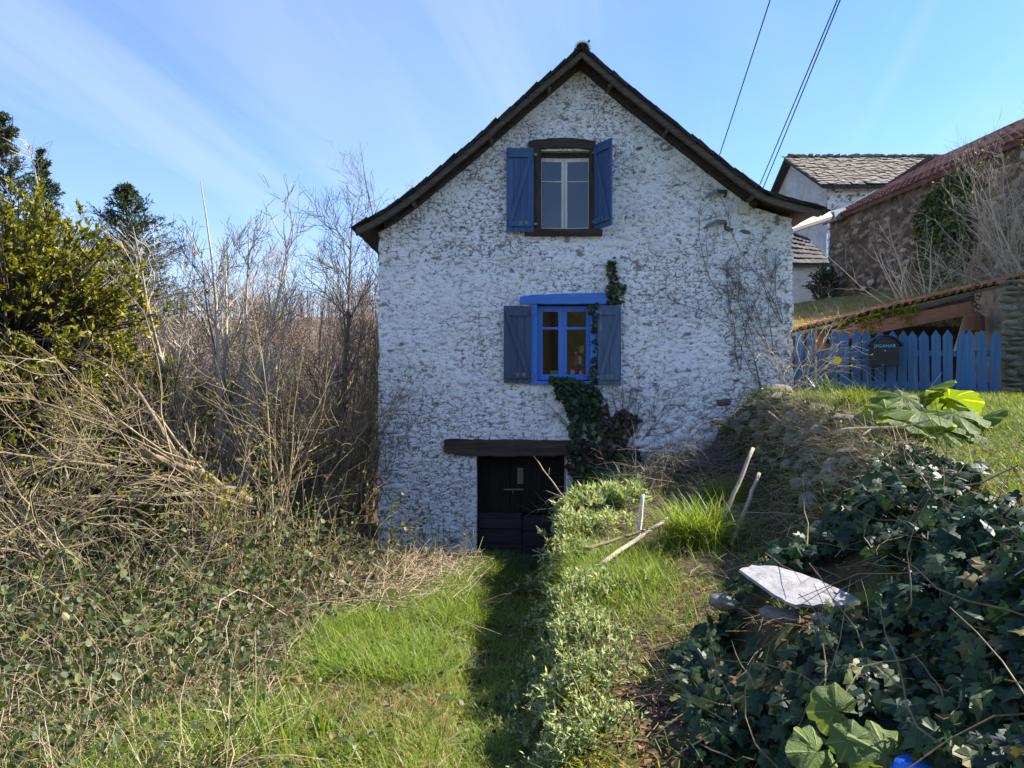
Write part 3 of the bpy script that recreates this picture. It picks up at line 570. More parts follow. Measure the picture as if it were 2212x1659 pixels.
# slates: the verge ones are single pieces, the rest one mass
SL = []
for s in range(6):
    m = MB(); m.box((0, 0, 0), (.30, .34, .018), None, 0, .012); V, fs, ms, r_ = m.arrays(); SL.append(mesh_np('slate', V, fs, ['slate'], ms, {'rnd': r_}))
mall = MB()
for pr, sgn in ((LP, 1), (RP, -1)):
    pts = resample(pr, .135)
    for a in range(len(pts) - 1):
        x, z = (pts[a] + pts[a + 1]) / 2; d = pts[a + 1] - pts[a]; ang = -math.atan2(d[1], d[0])
        lap = -sgn * .05
        link('slate', SL[a % 6], roof, (x, 11.405 + rng.uniform(-.015, .015), z - .012 + .0), (rng.uniform(-.02, .02), ang + lap, rng.uniform(-.04, .04)))
        link('slate', SL[(a + 3) % 6], roof, (x + d[0] * .5, 11.42 + rng.uniform(-.02, .02), z + d[1] * .5 - .037), (rng.uniform(-.02, .02), ang + lap, rng.uniform(-.04, .04)))
        yy = 11.76 + rng.uniform(0, .1)
        while yy < 18.5:
            mall.box((x, yy, z - .022 + rng.uniform(-.006, .006)), (.26, .27, .018), (0, ang + lap, 0), 0, .008); yy += .28
mall.build('slates', ['slate'], roof, kind='stuff')
for k in range(9):                                        # ridge tiles bedded in pale mortar
    m = MB(); a = np.linspace(-.15, np.pi + .15, 9); xz = [(PROF[apex][0] + .12 * np.cos(t), PROF[apex][1] - .045 + .10 * np.sin(t)) for t in a] + [(PROF[apex][0] + .095 * np.cos(t), PROF[apex][1] - .045 + .075 * np.sin(t)) for t in a[::-1]]
    m.prism(xz, 11.22 + k * .8, 11.22 + k * .8 + .79); m.build('ridge_tile', ['white_render'], roof)

def rough_beam(x0, x1, z0, z1, y0, y1, g, seg=14, amp=.012, shape=None):
    m = MB(); V = []
    for k in range(seg + 1):
        t = k / seg; x = x0 + (x1 - x0) * t; a, b = shape(t) if shape else (0, 0); j = g.uniform(-amp, amp, 6)
        V += [(x, y0 + j[0], z0 + a + j[1]), (x, y0 + j[2], z1 + b + j[3]), (x, y1, z1 + b + j[4]), (x, y1, z0 + a + j[5])]
    F = [(0, 1, 2, 3), tuple(4 * seg + k for k in (3, 2, 1, 0))]
    for a in range(seg):
        for k in range(4): F.append((4 * a + k, 4 * a + 4 + k, 4 * a + 4 + (k + 1) % 4, 4 * a + (k + 1) % 4))
    return m.add(V, F)
g5 = np.random.default_rng(5)
# ---- upper window
rough_beam(fx(1141), fx(1286), fz(325), fz(308), FY - .055, FY + .25, g5, 12, .006, lambda t: (0.03 * math.sin(t * 3.1), .055 * math.sin(t * 2.9 + .1))).build('lintel', ['dark_timber_h'], house)
rough_beam(fx(1133), fx(1300), fz(511), fz(497), FY - .07, FY + .2, g5, 12, .006).build('sill', ['dark_timber_h'], house)
for a, b in ((1153, 1169), (1273, 1286)):
    m = MB(); m.bx(fx(a), fx(b), FY - .045, FY + .22, fz(497), fz(322), 0, .004); m.build('window_jamb', ['dark_timber_v'], house)
win = None
def sash(nm, x0, x1, z0, z1, y, mat, hinge, ang, bars, fw=(.035, .035, .04, .05), lab=None):
    """a glazed leaf turned by ang about its hinge edge"""
    c, s_ = math.cos(ang), math.sin(ang); hx = x0 if hinge < 0 else x1
    def T(m):
        for k, v in enumerate(m.V):
            x = v[:, 0] - hx; yv = v[:, 1] - y; m.V[k] = np.stack([hx + c * x - s_ * yv, y + s_ * x + c * yv, v[:, 2]], -1)
        return m
    l, r, t_, b = fw; m = MB()
    m.bx(x0, x0 + l, y, y + .045, z0, z1, 0, .001); m.bx(x1 - r, x1, y, y + .045, z0, z1, 0, .001)
    m.bx(x0 + l, x1 - r, y + .002, y + .043, z1 - t_, z1, 0, .001); m.bx(x0 + l, x1 - r, y + .002, y + .043, z0, z0 + b, 0, .001)
    for zb, th in bars: m.bx(x0 + l, x1 - r, y + .006, y + .036, zb - th / 2, zb + th / 2, 0, .001)
    o = T(m).build(nm, [mat], house, label=lab); zs = [z0 + b] + [zb for zb, th in bars] + [z1 - t_]; ths = [0] + [th for zb, th in bars] + [0]
    for k in range(len(zs) - 1):
        p = MB(); p.bx(x0 + l - .003, x1 - r + .003, y + .018, y + .022, zs[k] + ths[k] / 2 - .003, zs[k + 1] - ths[k + 1] / 2 + .003); T(p).build('pane', ['pane'], o)
zu0, zu1 = fz(491), fz(337)
sash('sash', fx(1169), fx(1220), zu0, zu1, FY + .10, 'white_wood', -1, .07, [(fz(388), .014)], (.012, .042, .06, .012))
sash('sash', fx(1220.6), fx(1274), zu0, zu1, FY + .10, 'white_wood', 1, -.07, [(fz(388), .012)], (.042, .012, .06, .012))
m = MB(); m.bx(fx(1168), fx(1275), FY + .09, FY + .16, fz(336.5), fz(327)); m.build('window_head', ['dark_timber_h'], house)
# ---- lower window
rough_beam(fx(1123), fx(1313), fz(657), fz(638), FY - .06, FY + .25, g5, 14, .005, lambda t: (.0 if t > .12 else .02 * (.12 - t) * 8 * .2, .035 * t - .06 * max(0, .16 - t) * 5 * .6)).build('lintel', ['bright_blue'], house, label='bright blue lintel beam over the lower window')
rough_beam(fx(1142), fx(1282), fz(831), fz(823), FY - .06, FY + .2, g5, 10, .004).build('sill', ['bright_blue'], house, label='bright blue sill under the lower window')
for a, b in ((1147, 1160), (1275, 1289)):
    m = MB(); m.bx(fx(a), fx(b), FY - .04, FY + .2, fz(823), fz(657.5), 0, .003); m.build('window_jamb', ['bright_blue_v'], house)
zb0, zb1 = fz(821), fz(660)
sash('sash', fx(1160.5), fx(1217), zb0, zb1, FY + .09, 'bright_blue_v', -1, 0.0, [(fz(708), .036)], (.085, .07, .085, .085))
sash('sash', fx(1217.5), fx(1275), zb0, zb1, FY + .09, 'bright_blue_v', 1, 0.0, [(fz(708), .036)], (.055, .055, .085, .085))
# ---- shutters
def shutter(lab, x0, x1, z0, z1, y, mat, slash, hinge, ang, npl=4, skew=0.0):
    c, s_ = math.cos(ang), math.sin(ang); hx = x0 if hinge < 0 else x1
    def T(m):
        for k, v in enumerate(m.V):
            x = v[:, 0] - hx; yv = v[:, 1] - y; zz_ = v[:, 2] + skew * (v[:, 0] - hx)
            m.V[k] = np.stack([hx + c * x - s_ * yv, y + s_ * x + c * yv, zz_], -1)
        return m
    w = x1 - x0; H = z1 - z0; m = MB()
    m.bx(x0 + .03, x1 - .03, y - .026, y - .001, z1 - .145, z1 - .065, 0, .002); m.bx(x0 + .03, x1 - .03, y - .026, y - .001, z0 + .075, z0 + .155, 0, .002)
    za_, zb_ = z0 + .157, z1 - .147; xa, xb_ = (x0 + .06, x1 - .06) if slash > 0 else (x1 - .06, x0 + .06); bw = .032
    m.prism([(xa - bw, za_), (xa + bw, za_), (xb_ + bw, zb_), (xb_ - bw, zb_)], y - .024, y - .001)
    sh = T(m).build('shutter', [mat], house, label=lab); e = np.linspace(x0, x1, npl + 1)
    for k in range(npl):
        p = MB(); p.bx(e[k] + .002, e[k + 1] - .002, y, y + .024 + rng.uniform(0, .004), z0 + rng.uniform(-.006, .006), z1 + rng.uniform(-.006, .006), 0, .002); T(p).build('plank', [mat], sh)
    for zh in (z0 + .115, z1 - .105):
        p = MB(); hx2 = hx + (0.0 if hinge < 0 else 0.0); d = -hinge
        p.bx(min(hx2, hx2 + .03 * hinge * -1 + .05 * hinge), max(hx2, hx2 + .03 * hinge * -1 + .05 * hinge) + .03, y - .03, y - .022, zh - .018, zh + .018); T(p).build('hinge', ['iron'], sh)
    for k in range(2):
        p = MB(); xx = x0 + w * (.45 + .22 * k) * (1 if hinge > 0 else .8); p.bx(xx, xx + .05, y - .034, y - .027, z0 + .10, z0 + .16, 0, .003); T(p).build('bracket', ['iron'], sh)
shutter('darker slate-blue weathered shutter left of the lower window', fx(1088), fx(1147), fz(828), fz(662), FY - .075, 'shutter_dark', -1, 1, .05)
shutter('faded grey-blue weathered shutter right of the lower window', fx(1290), fx(1340), fz(831), fz(660), FY - .075, 'shutter_grey', 1, -1, -.09, 4, -.03)
shutter('blue shutter folded flat left of the upper window', fx(1094), fx(1153), fz(503), fz(323), FY - .08, 'shutter_blue', 1, 1, .04)
shutter('blue shutter standing half open right of the upper window', fx(1282), fx(1282) + .45, fz(499), fz(318), FY - .07, 'shutter_blue', -1, -1, -1.10)
# ---- cellar door
rough_beam(fx(960), fx(1250), fz(983), fz(948), FY - .07, FY + .35, g5, 20, .008, lambda t: (.05 * max(0, .12 - t) * 8 * .9 - .01 * math.sin(t * 3), -.02 * t)).build('lintel', ['dark_timber_h'], house, label='long dark oak beam over the cellar door')
dx0, dx1 = fx(1030), fx(1222); e = np.linspace(dx0 + .01, dx1 - .01, 9)
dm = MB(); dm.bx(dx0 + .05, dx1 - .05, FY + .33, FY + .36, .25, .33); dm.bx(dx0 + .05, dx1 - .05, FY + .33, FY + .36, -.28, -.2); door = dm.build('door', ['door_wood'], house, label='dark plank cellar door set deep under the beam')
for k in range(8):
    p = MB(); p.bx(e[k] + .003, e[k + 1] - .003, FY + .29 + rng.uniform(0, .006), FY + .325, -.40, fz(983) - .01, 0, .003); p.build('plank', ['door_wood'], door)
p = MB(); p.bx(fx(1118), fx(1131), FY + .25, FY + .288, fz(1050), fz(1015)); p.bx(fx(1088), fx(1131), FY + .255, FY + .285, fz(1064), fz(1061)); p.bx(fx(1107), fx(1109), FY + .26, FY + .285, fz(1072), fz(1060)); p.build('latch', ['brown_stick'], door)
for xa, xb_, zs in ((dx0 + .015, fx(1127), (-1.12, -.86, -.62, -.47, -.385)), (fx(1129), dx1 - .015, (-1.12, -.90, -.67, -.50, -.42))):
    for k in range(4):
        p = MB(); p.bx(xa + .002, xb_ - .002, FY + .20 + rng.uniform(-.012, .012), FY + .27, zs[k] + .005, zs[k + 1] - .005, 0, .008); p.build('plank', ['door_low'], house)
# ---- things behind the lower window
d0 = P(1250, 800, FY + .19)
doll = thing('doll', 'small dark-clothed doll with orange-brown face sitting inside the lower window', 'doll', d0)
def blob(c, r, n=8, mseg=6):
    V = []; F = []
    for a in range(mseg + 1):
        th = np.pi * a / mseg
        for b in range(n): ph = 2 * np.pi * b / n; V.append((c[0] + r[0] * np.sin(th) * np.cos(ph), c[1] + r[1] * np.sin(th) * np.sin(ph), c[2] + r[2] * np.cos(th)))
    for a in range(mseg):
        for b in range(n): F.append((a * n + b, a * n + (b + 1) % n, (a + 1) * n + (b + 1) % n, (a + 1) * n + b))
    return V, F
def bl(nm, c, r, mat, par): m = MB(); m.add(*blob(c, r)); return m.build(nm, [mat], par, True)
bl('body', d0 + (-.03, 0, .14), (.055, .04, .10), 'cloth_red', doll); bl('skirt', d0 + (0, 0, .05), (.085, .05, .06), 'cloth_navy', doll); bl('shirt', d0 + (.02, -.012, .15), (.035, .035, .08), 'cloth_stripe', doll)
bl('head', d0 + (.045, 0, .32), (.045, .04, .06), 'skin_doll', doll); bl('hair', d0 + (.01, .01, .33), (.04, .04, .05), 'hair_black', doll); bl('hand', d0 + (-.045, -.03, .265), (.028, .025, .022), 'skin_doll', doll)
m = MB(); m.tube([d0 + (-.03, -.01, .20), d0 + (-.055, -.03, .23), d0 + (-.045, -.03, .26)], .014); m.build('arm', ['cloth_red'], doll)
m = MB(); m.tube([d0 + (-.02, -.03, .05), d0 + (-.03, -.05, .0), d0 + (-.03, -.05, -.05)], .018); m.tube([d0 + (.05, -.03, .05), d0 + (.06, -.05, .0), d0 + (.06, -.05, -.05)], .018); m.build('leg', ['cloth_navy'], doll)
for k, (u, lab) in enumerate(((1237, 'small white jar on the inner window sill just left of the doll'), (1256, 'small white jug on the inner window sill under the doll'), (1166, 'pale glass jar in the lower left corner of the blue window'))):
    o0 = P(u, 810, FY + .2); po = thing('jar', lab, 'jar', o0)
    m = MB(); m.tube([o0, o0 + (0, 0, .02), o0 + (0, 0, .06), o0 + (0, 0, .075)], [.035, .042, .042, .024], 10); m.build('body', ['pot_white'], po)
    m = MB(); m.tube([o0 + (0, 0, .0755), o0 + (0, 0, .09)], [.026, .026], 10); m.build('lid', ['iron'], po)
o0 = P(1198, 811, FY + .2); bo = thing('box', 'small pale green box on the inner window sill behind the ivy', 'box', o0)
m = MB(); m.bx(o0[0] - .065, o0[0] + .065, o0[1] - .03, o0[1] + .03, o0[2], o0[2] + .055); m.build('body', ['box_green'], bo); m = MB(); m.bx(o0[0] - .07, o0[0] + .07, o0[1] - .034, o0[1] + .034, o0[2] + .0555, o0[2] + .075); m.build('lid', ['box_green'], bo)
# ---- iron hooks and insulator box on the facade
for v0, lab in ((424, 'upper of two grey iron brackets on the right of the white wall'), (489, 'lower of two grey iron brackets on the right of the white wall')):
    a = P(1526, v0, FY - .02); b = P(1549, v0 - 11, FY - .12); c = P(1572, v0 - 9, FY + .02)
    br = thing('iron_bracket', lab, 'bracket', c, 'iron brackets on the house wall'); m = MB()
    for p_, q_ in ((a, b), (b, c)):
        d = norm(q_ - p_); up = np.array([0, 0, .028]); bk = np.array([0, .012, 0])
        m.hexa([p_ - up - bk, q_ - up - bk, q_ - up + bk, p_ - up + bk, p_ + up - bk, q_ + up - bk, q_ + up + bk, p_ + up + bk])
    m.build('arm', ['iron'], br); m = MB(); m.tube([c + (-.03, -.02, -.0), c + (-.06, .0, -.12), c + (-.09, .0, -.17)], .022, 6); m.build('hook', ['rust'], br)
o0 = P(1605, 450, FY - .05); bo = thing('junction_box', 'cream box fixed on the white wall under the right roof slope', 'box', o0)
m = MB(); m.bx(o0[0] - .07, o0[0] + .07, o0[1] - .04, o0[1] + .05, o0[2] - .08, o0[2] + .08, 0, .006); m.build('body', ['cream_box'], bo); m = MB(); m.bx(o0[0] - .075, o0[0] + .075, o0[1] - .045, o0[1] - .041, o0[2] - .06, o0[2] + .07); m.build('lid', ['cream_box'], bo)

# ------------------------------------------------------------------ cables overhead
for k, (a, b, lab) in enumerate(((P(1556, 330, 14.2), P(1666, -8, 10.8), 'single dark overhead cable left of the cable pair'), (P(1640, 402, 14.4), P(1812, -8, 10.2), 'left cable of the overhead pair above the roof end'), (P(1650, 402, 14.4), P(1818, -8, 10.2), 'right cable of the overhead pair above the roof end'))):
    d = b - a; tt = np.linspace(-.18, 2.6, 16); pts = [a + d * t_ + np.array([0, 0, .03 * (t_ * t_ - t_)]) for t_ in tt]
    m = MB(); m.tube(pts, .009, 5); tag(m.build('cable', ['cable'], None, origin=a), lab, 'cable', 'overhead cables')

# ------------------------------------------------------------------ barn on the right with red tile roof
barn = thing('stone_barn', 'long brown rubble stone barn with red tiled roof behind the mossy shed', 'barn', (10, 18, 1.5))
A = np.array([9.05, 22.0]); B = np.array([9.95, 12.2]); ez = 6.25
L = np.linalg.norm(B - A); dB = (B - A) / L; nB = np.array([-dB[1], dB[0]]); nB = -nB if nB[0] > 0 else nB       # outward normal, towards -x
ws = np.arange(0, L, .035); zs_ = np.arange(.9, ez, .035); W, Z = np.meshgrid(ws, zs_); hgt, bare, cid, joint = rubble(W * .8, Z * .8, 0.20, 0.10, 41, .5, True)
V = np.stack([A[0] + dB[0] * W + nB[0] * hgt * 2.6, A[1] + dB[1] * W + nB[1] * hgt * 2.6, Z], -1).reshape(-1, 3); nz_, nx_ = W.shape
i = (np.arange(nz_ - 1)[:, None] * nx_ + np.arange(nx_ - 1)[None]).ravel(); q = np.stack([i, i + nx_, i + nx_ + 1, i + 1], -1)
link('wall', mesh_np('wall', V - wloc(barn), [q], ['barn_rubble'], [0], {'rnd': np.clip(cid.ravel() * .9 + .1 * fbm(W * 3, Z * 3, 5).ravel(), 0, 1), 'bare': joint.ravel()}, True), barn, wloc(barn)); mb = MB(); E = -nB * 6
mb.add([(*A, .4), (*(A + E), .4), (*(A + E), ez), (*(A + E / 2), 8.2), (*A, ez)], [(0, 1, 2, 3, 4)]); mb.build('gable_wall', ['barn_stone'], barn)
PST = []
for s in range(6):
    V, F = dome(60 + s, 8); PST.append(mesh_np('stone', V, F, ['pale_stone'], [0, 0], {'bare': np.zeros(len(V))}, True))
for u, v, w in ((1818, 530, 9), (1905, 520, 7), (1885, 610, 12), (1868, 624, 11), (1990, 545, 8), (1956, 541, 9), (1925, 565, 7), (2165, 335, 12), (2150, 385, 9), (2170, 425, 13), (2150, 440, 12), (1962, 566, 11), (1935, 562, 6), (1847, 700, 7), (2125, 470, 8), (2190, 470, 8), (2060, 400, 7), (1945, 600, 10), (1860, 480, 6), (1800, 585, 7)):
    dv = np.array([(u - 1106) / FPX, 1.0]); M_ = np.array([[dv[0], -dB[0]], [dv[1], -dB[1]]]); s_ = np.linalg.solve(M_, A); Yd = s_[0]; p_ = P(u, v, Yd)
    if v > 700 or s_[1] < 0: continue
    link('stone', PST[u % 6], barn, p_ + np.array([nB[0], nB[1], 0]) * .05, (0, rng.uniform(-.3, .3), math.atan2(dB[1], dB[0])), (w / FPX * Yd * 1.1, .06, w / FPX * Yd * .6))
rdir2 = -nB; sl = 1.66 / 3.0
mrf = MB(); e0 = A + nB * .14 - dB * .15; e1 = B + nB * .14
def rp(s_, t_, off=0): p_ = e0 + (e1 - e0) * s_ + rdir2 * t_; return np.array([p_[0], p_[1], ez - .02 + sl * t_ + off])
mrf.hexa([rp(0, 0, -.1), rp(1, 0, -.1), rp(1, 3.25, -.1), rp(0, 3.25, -.1), rp(0, 0, 0), rp(1, 0, 0), rp(1, 3.25, 0), rp(0, 3.25, 0)])
mrf.hexa([rp(0, 3.25, -.1), rp(1, 3.25, -.1), rp(1, 6.5, -2.1), rp(0, 6.5, -2.1), rp(0, 3.25, 0), rp(1, 3.25, 0), rp(1, 6.5, -2.0 - 2.1), rp(0, 6.5, -2.0 - 2.1)])
broof = mrf.build('roof', ['red_tile'], barn)
mt = MB(); nt = int(np.linalg.norm(e1 - e0) / .23); nr = 10
tl = MB(); tl.hexa([(-.105, -.2, -.012), (.105, -.2, -.012), (.105, .2, -.012), (-.105, .2, -.012), (-.07, -.2, .035), (.07, -.2, .035), (.07, .2, .02), (-.07, .2, .02)]); V, fs, ms, r_ = tl.arrays(); TIL = mesh_np('tile', V, fs, ['red_tile'], ms, {'rnd': r_})
azr = math.atan2(rdir2[1], rdir2[0]) - math.pi / 2; Mx = np.array(Euler((math.atan(sl), 0, azr)).to_matrix())
for a in range(nr):
    for b in range(nt):
        p_ = rp((b + .5) / nt, .14 + a * .33, .03 + rng.uniform(-.006, .006))
        if a < 3: link('tile', TIL, broof, p_, tuple(Euler((math.atan(sl) - .05, rng.uniform(-.02, .02), azr))))
        else: mt.addnp(V @ Mx.T + p_, fs, 0)
mt.build('tiles', ['red_tile'], broof, kind='stuff')
m = MB(); m.hexa([rp(-.012, -.02, .01), rp(.012, -.02, .01), rp(.012, 3.25, .01), rp(-.012, 3.25, .01), rp(-.012, -.02, .07), rp(.012, -.02, .07), rp(.012, 3.25, .07), rp(-.012, 3.25, .07)]); m.build('flashing', ['zinc'], barn)
ga, gb = P(1712, 492, 19), P(1795, 466, 21.2)
gut = thing('gutter_pipe', 'pale rain pipe running from the barn eave behind the house corner', 'pipe', ga); m = MB(); m.tube([ga - (gb - ga) * .35, ga, gb], .12, 8); m.build('pipe', ['pale_pvc'], gut); m = MB(); m.box(gb + (.1, .1, .02), (.5, .5, .26), (0, -.3, .5)); m.build('hopper', ['zinc'], gut)

# ------------------------------------------------------------------ white house behind the barn
wh = thing('white_house', 'tall white rendered house with old slate roof behind the barn', 'house', (11, 28, 1.5))
cF = P(1786, 400, 26.0); cA = P(1690, 348, 29.2); cR = P(1664, 392, 32.6); xr = 17.0
gx_ = cF[0]; m = MB()
m.add([(gx_, 26, 0), (gx_, 26, cF[2]), (gx_, 29.2, cA[2] - .05), (gx_, 32.6, cF[2]), (gx_, 32.6, 0)], [(0, 1, 2, 3, 4)]); m.build('wall', ['stained_render'], wh, label='stained white gable wall')
m = MB(); ws = np.arange(gx_ + .01, xr, .06); zs_ = np.arange(2, cF[2], .06); W, Z = np.meshgrid(ws, zs_); hgt, bare = rubble(W * .4, Z * .4, .16, .1, 71, .62); V = np.stack([W, 26 - hgt * 2, Z], -1).reshape(-1, 3); nz_, nx_ = W.shape
i = (np.arange(nz_ - 1)[:, None] * nx_ + np.arange(nx_ - 1)[None]).ravel(); o0 = wloc(wh)
link('wall', mesh_np('wall', V - o0, [np.stack([i, i + 1, i + nx_ + 1, i + nx_], -1)], ['whitewash'], [0], {'rnd': np.zeros(len(V)), 'bare': np.clip(bare * 1.3, 0, 1).ravel()}, True), wh, o0, label='patchy rubble front wall under the slate eave')
m = MB(); sl2 = (cA[2] - cF[2]) / 3.2; zr_ = cA[2]
m.add([(gx_ - .3, 25.6, zr_ - sl2 * 3.6), (xr, 25.6, zr_ - sl2 * 3.6), (xr, 29.2, zr_), (gx_ - .3, 29.2, zr_), (gx_ - .3, 32.9, zr_ - sl2 * 3.7), (xr, 32.9, zr_ - sl2 * 3.7),
       (gx_ - .3, 25.6, zr_ - sl2 * 3.6 + .12), (xr, 25.6, zr_ - sl2 * 3.6 + .12), (xr, 29.2, zr_ + .12), (gx_ - .3, 29.2, zr_ + .12), (gx_ - .3, 32.9, zr_ - sl2 * 3.7 + .12), (xr, 32.9, zr_ - sl2 * 3.7 + .12)],
      [(0, 1, 2, 3), (3, 2, 5, 4), (6, 9, 8, 7), (9, 10, 11, 8), (0, 6, 7, 1), (0, 3, 9, 6), (3, 4, 10, 9), (4, 5, 11, 10), (1, 7, 8, 2), (2, 8, 11, 5)]); wroof = m.build('roof', ['slate'], wh)
m = MB()
for a in range(18):
    for b in range(26):
        yy = 25.62 + a * .2; m.box((gx_ - .2 + b * .25 + rng.uniform(-.04, .04), yy + .12, zr_ + .15 + sl2 * (yy + .12 - 29.2) + rng.uniform(-.015, .025)), (rng.uniform(.2, .27), .36, .03), (math.atan(sl2) - .09, rng.uniform(-.05, .05), 0), 0, .012)
m.build('slates', ['old_slate'], wroof, kind='stuff')
for b in range(26): m = MB(); m.box((gx_ - .1 + b * .25, 29.2, zr_ + .17), (.2, .34, .09), (0, rng.uniform(-.12, .12), 0), 0, .03); m.build('ridge_tile', ['old_slate'], wroof)
ln = thing('lean_to', 'low whitewashed lean-to with grey slate roof beside the white house', 'outbuilding', (10, 21, 1.5))
a0, a1 = P(1690, 578, 22.5), P(1795, 577, 22.5)
m = MB(); m.bx(a0[0], a1[0] - .05, 22.7, 25, 1.3, a0[2] + .05); m.build('wall', ['white_render'], ln)
b1, b2 = P(1690, 497, 25.6), P(1742, 520, 25.6); m = MB(); up = np.array([0, 0, .08])
m.hexa([a0, a1, b2, b1, a0 + up, a1 + up, b2 + up, b1 + up]); lroof = m.build('roof', ['grey_slate'], ln)
for a in range(7):
    for b in range(8):
        t0_, s0 = (a + .5) / 7, (b + .5) / 8; p_ = (a0 + (a1 - a0) * s0) * (1 - t0_) + (b1 + (b2 - b1) * s0) * t0_; m = MB(); m.box(p_ + (0, 0, .11), (.165 - .06 * t0_, .5, .03), (.38, rng.uniform(-.04, .04), 0), 0, .01); m.build('slate', ['grey_slate'], lroof)

# ------------------------------------------------------------------ mossy shed behind the fence
shed = thing('shed', 'low shed with mossy canal tile roof and red beam behind the picket fence', 'shed', (6.5, 13, 1.5))
q0, q1, q2, q3 = P(1700, 722, 13.2), P(2225, 600, 12.2), P(2330, 575, 16.5), P(1690, 664, 19.0)
def rq(s_, t_): return (q0 * (1 - s_) + q1 * s_) * (1 - t_) + (q3 * (1 - s_) + q2 * s_) * t_
S_, T_ = np.meshgrid(np.linspace(0, 1, 90), np.linspace(0, 1, 60)); pts = rq(S_[..., None], T_[..., None]); pts[..., 2] += .07 * (fbm(S_ * 22, T_ * 16, 91, 4) - .5) + .05; nz_, nx_ = S_.shape
i = (np.arange(nz_ - 1)[:, None] * nx_ + np.arange(nx_ - 1)[None]).ravel(); mb = MB(); mb.addnp(pts.reshape(-1, 3), [np.stack([i, i + 1, i + nx_ + 1, i + nx_], -1)])
dn = np.array([0, 0, -.06]); mb.hexa([q0 + dn, q1 + dn, q2 + dn, q3 + dn, q0, q1, q2, q3]); sroof = mb.build('roof', ['moss'], shed, True, label='shed roof thick with moss and dry grass')
for k in range(30):                                       # half-round tile ends along the eave
    s_ = .06 + k * .0315; p_ = rq(s_, .012) + (0, -.06, .02); n8 = np.linspace(0, np.pi, 6); m = MB(); r_ = .085
    ring = [(r_ * math.cos(a), r_ * .75 * math.sin(a)) for a in n8]; ring += [(.8 * x, .75 * z) for x, z in ring[::-1]]
    dxe = (q1 - q0) / np.linalg.norm(q1 - q0)
    V = [p_ + dxe * x + np.array([0, 0, z + rng.uniform(0, .0)]) for x, z in ring] + [p_ + dxe * x + np.array([.05, .5, z + .05]) for x, z in ring]; n_ = len(ring)
    m.add(V, [tuple(range(n_)), tuple(range(2 * n_ - 1, n_ - 1, -1))] + [(j, j + n_, (j + 1) % n_ + n_, (j + 1) % n_) for j in range(n_)]); m.build('tile', ['canal_tile'], sroof)
for a, b, th, mt_, dy_ in ((rq(.20, 0) + (0, -.02, -.20), rq(.84, 0) + (0, -.02, -.27), .21, 'red_beam', .14), (rq(.5, 0) + (0, 0, -.06), rq(1.02, 0) + (0, 0, -.04), .05, 'grey_rafter', .12), (rq(.62, 0) + (0, .06, -.14), rq(1.0, 0) + (0, .06, -.13), .05, 'soffit_wood', .12)):
    m = MB(); u_ = np.array([0, 0, th / 2]); k_ = np.array([0, dy_ / 2, 0]); m.hexa([a - u_ - k_, b - u_ - k_, b - u_ + k_, a - u_ + k_, a + u_ - k_, b + u_ - k_, b + u_ + k_, a + u_ + k_]); m.build('beam', [mt_], shed)
m = MB(); m.bx(5.2, 9.4, 15.4, 15.5, 1.0, 2.75); m.build('wall', ['barn_stone'], shed)
m = MB(); a, b = rq(.17, 0), rq(.17, 0); m.bx(a[0] - .08, a[0] + .08, 13.2, 13.35, 1.2, a[2] - .08); m.build('post', ['red_beam'], shed)
a = P(2065, 700, 13.2); m = MB(); m.tube([a + (0, 0, -.5), a + (.25, 0, .35)], .05, 6); m.build('prop', ['white_wood'], shed)
o0 = P(2100, 672, 11.6); hk = thing('hanging_chain', 'rusty bell and iron chain hanging from the shed eave beside the stone pillar', 'bell', o0)
m = MB(); m.tube([o0 + (.04, 0, -.02), o0 + (.04, 0, -.08), o0 + (.04, 0, -.30)], [.05, .13, .14], 10); m.build('bell', ['rust'], hk)
for k in range(9): m = MB(); a_ = np.linspace(0, 2 * np.pi, 9); ctr = o0 + (.04 + .05 * math.sin(k * 1.7), -.02, .02 + .045 * k); m.tube([ctr + (.035 * math.cos(t_), .02 * math.sin(k), .04 * math.sin(t_)) for t_ in a_], .009, 4); m.build('link', ['rust'], hk)
m = MB(); a = rq(.955, 0); m.tube([a + (0, -.1, -.0), a + (-.02, -.12, -.2), a + (-.06, -.12, -.36)], .06, 8); m.build('drain_spout', ['canal_tile'], shed)

# stone pillar at the end of the fence
pil = thing('stone_pillar', 'rough dry stone wall end standing right of the picket fence', 'wall', (8.0, 11.3, 1.3))
m = MB(); m.bx(7.18, 9.2, 11.25, 12.0, .9, 3.0, 0, .02); m.build('core', ['bare_stone'], pil)
z = 1.0; SCH = []
for s in range(8):
    V, F = dome(90 + s, 8); V[:, 1] *= 1.0; SCH.append(mesh_np('stone', V, F, ['schist'], [0, 0], {'bare': np.zeros(len(V))}, True))
while z < 3.05:
    h = rng.uniform(.045, .12); x = 7.1 + rng.uniform(-.05, .1)
    while x < 8.6:
        w = rng.uniform(.12, .35); link('stone', SCH[rng.integers(8)], pil, (x + w / 2, 11.26, z + h / 2), (0, rng.uniform(-.1, .1), 0), (w * .54, rng.uniform(.05, .12), h * .56)); x += w
    z += h

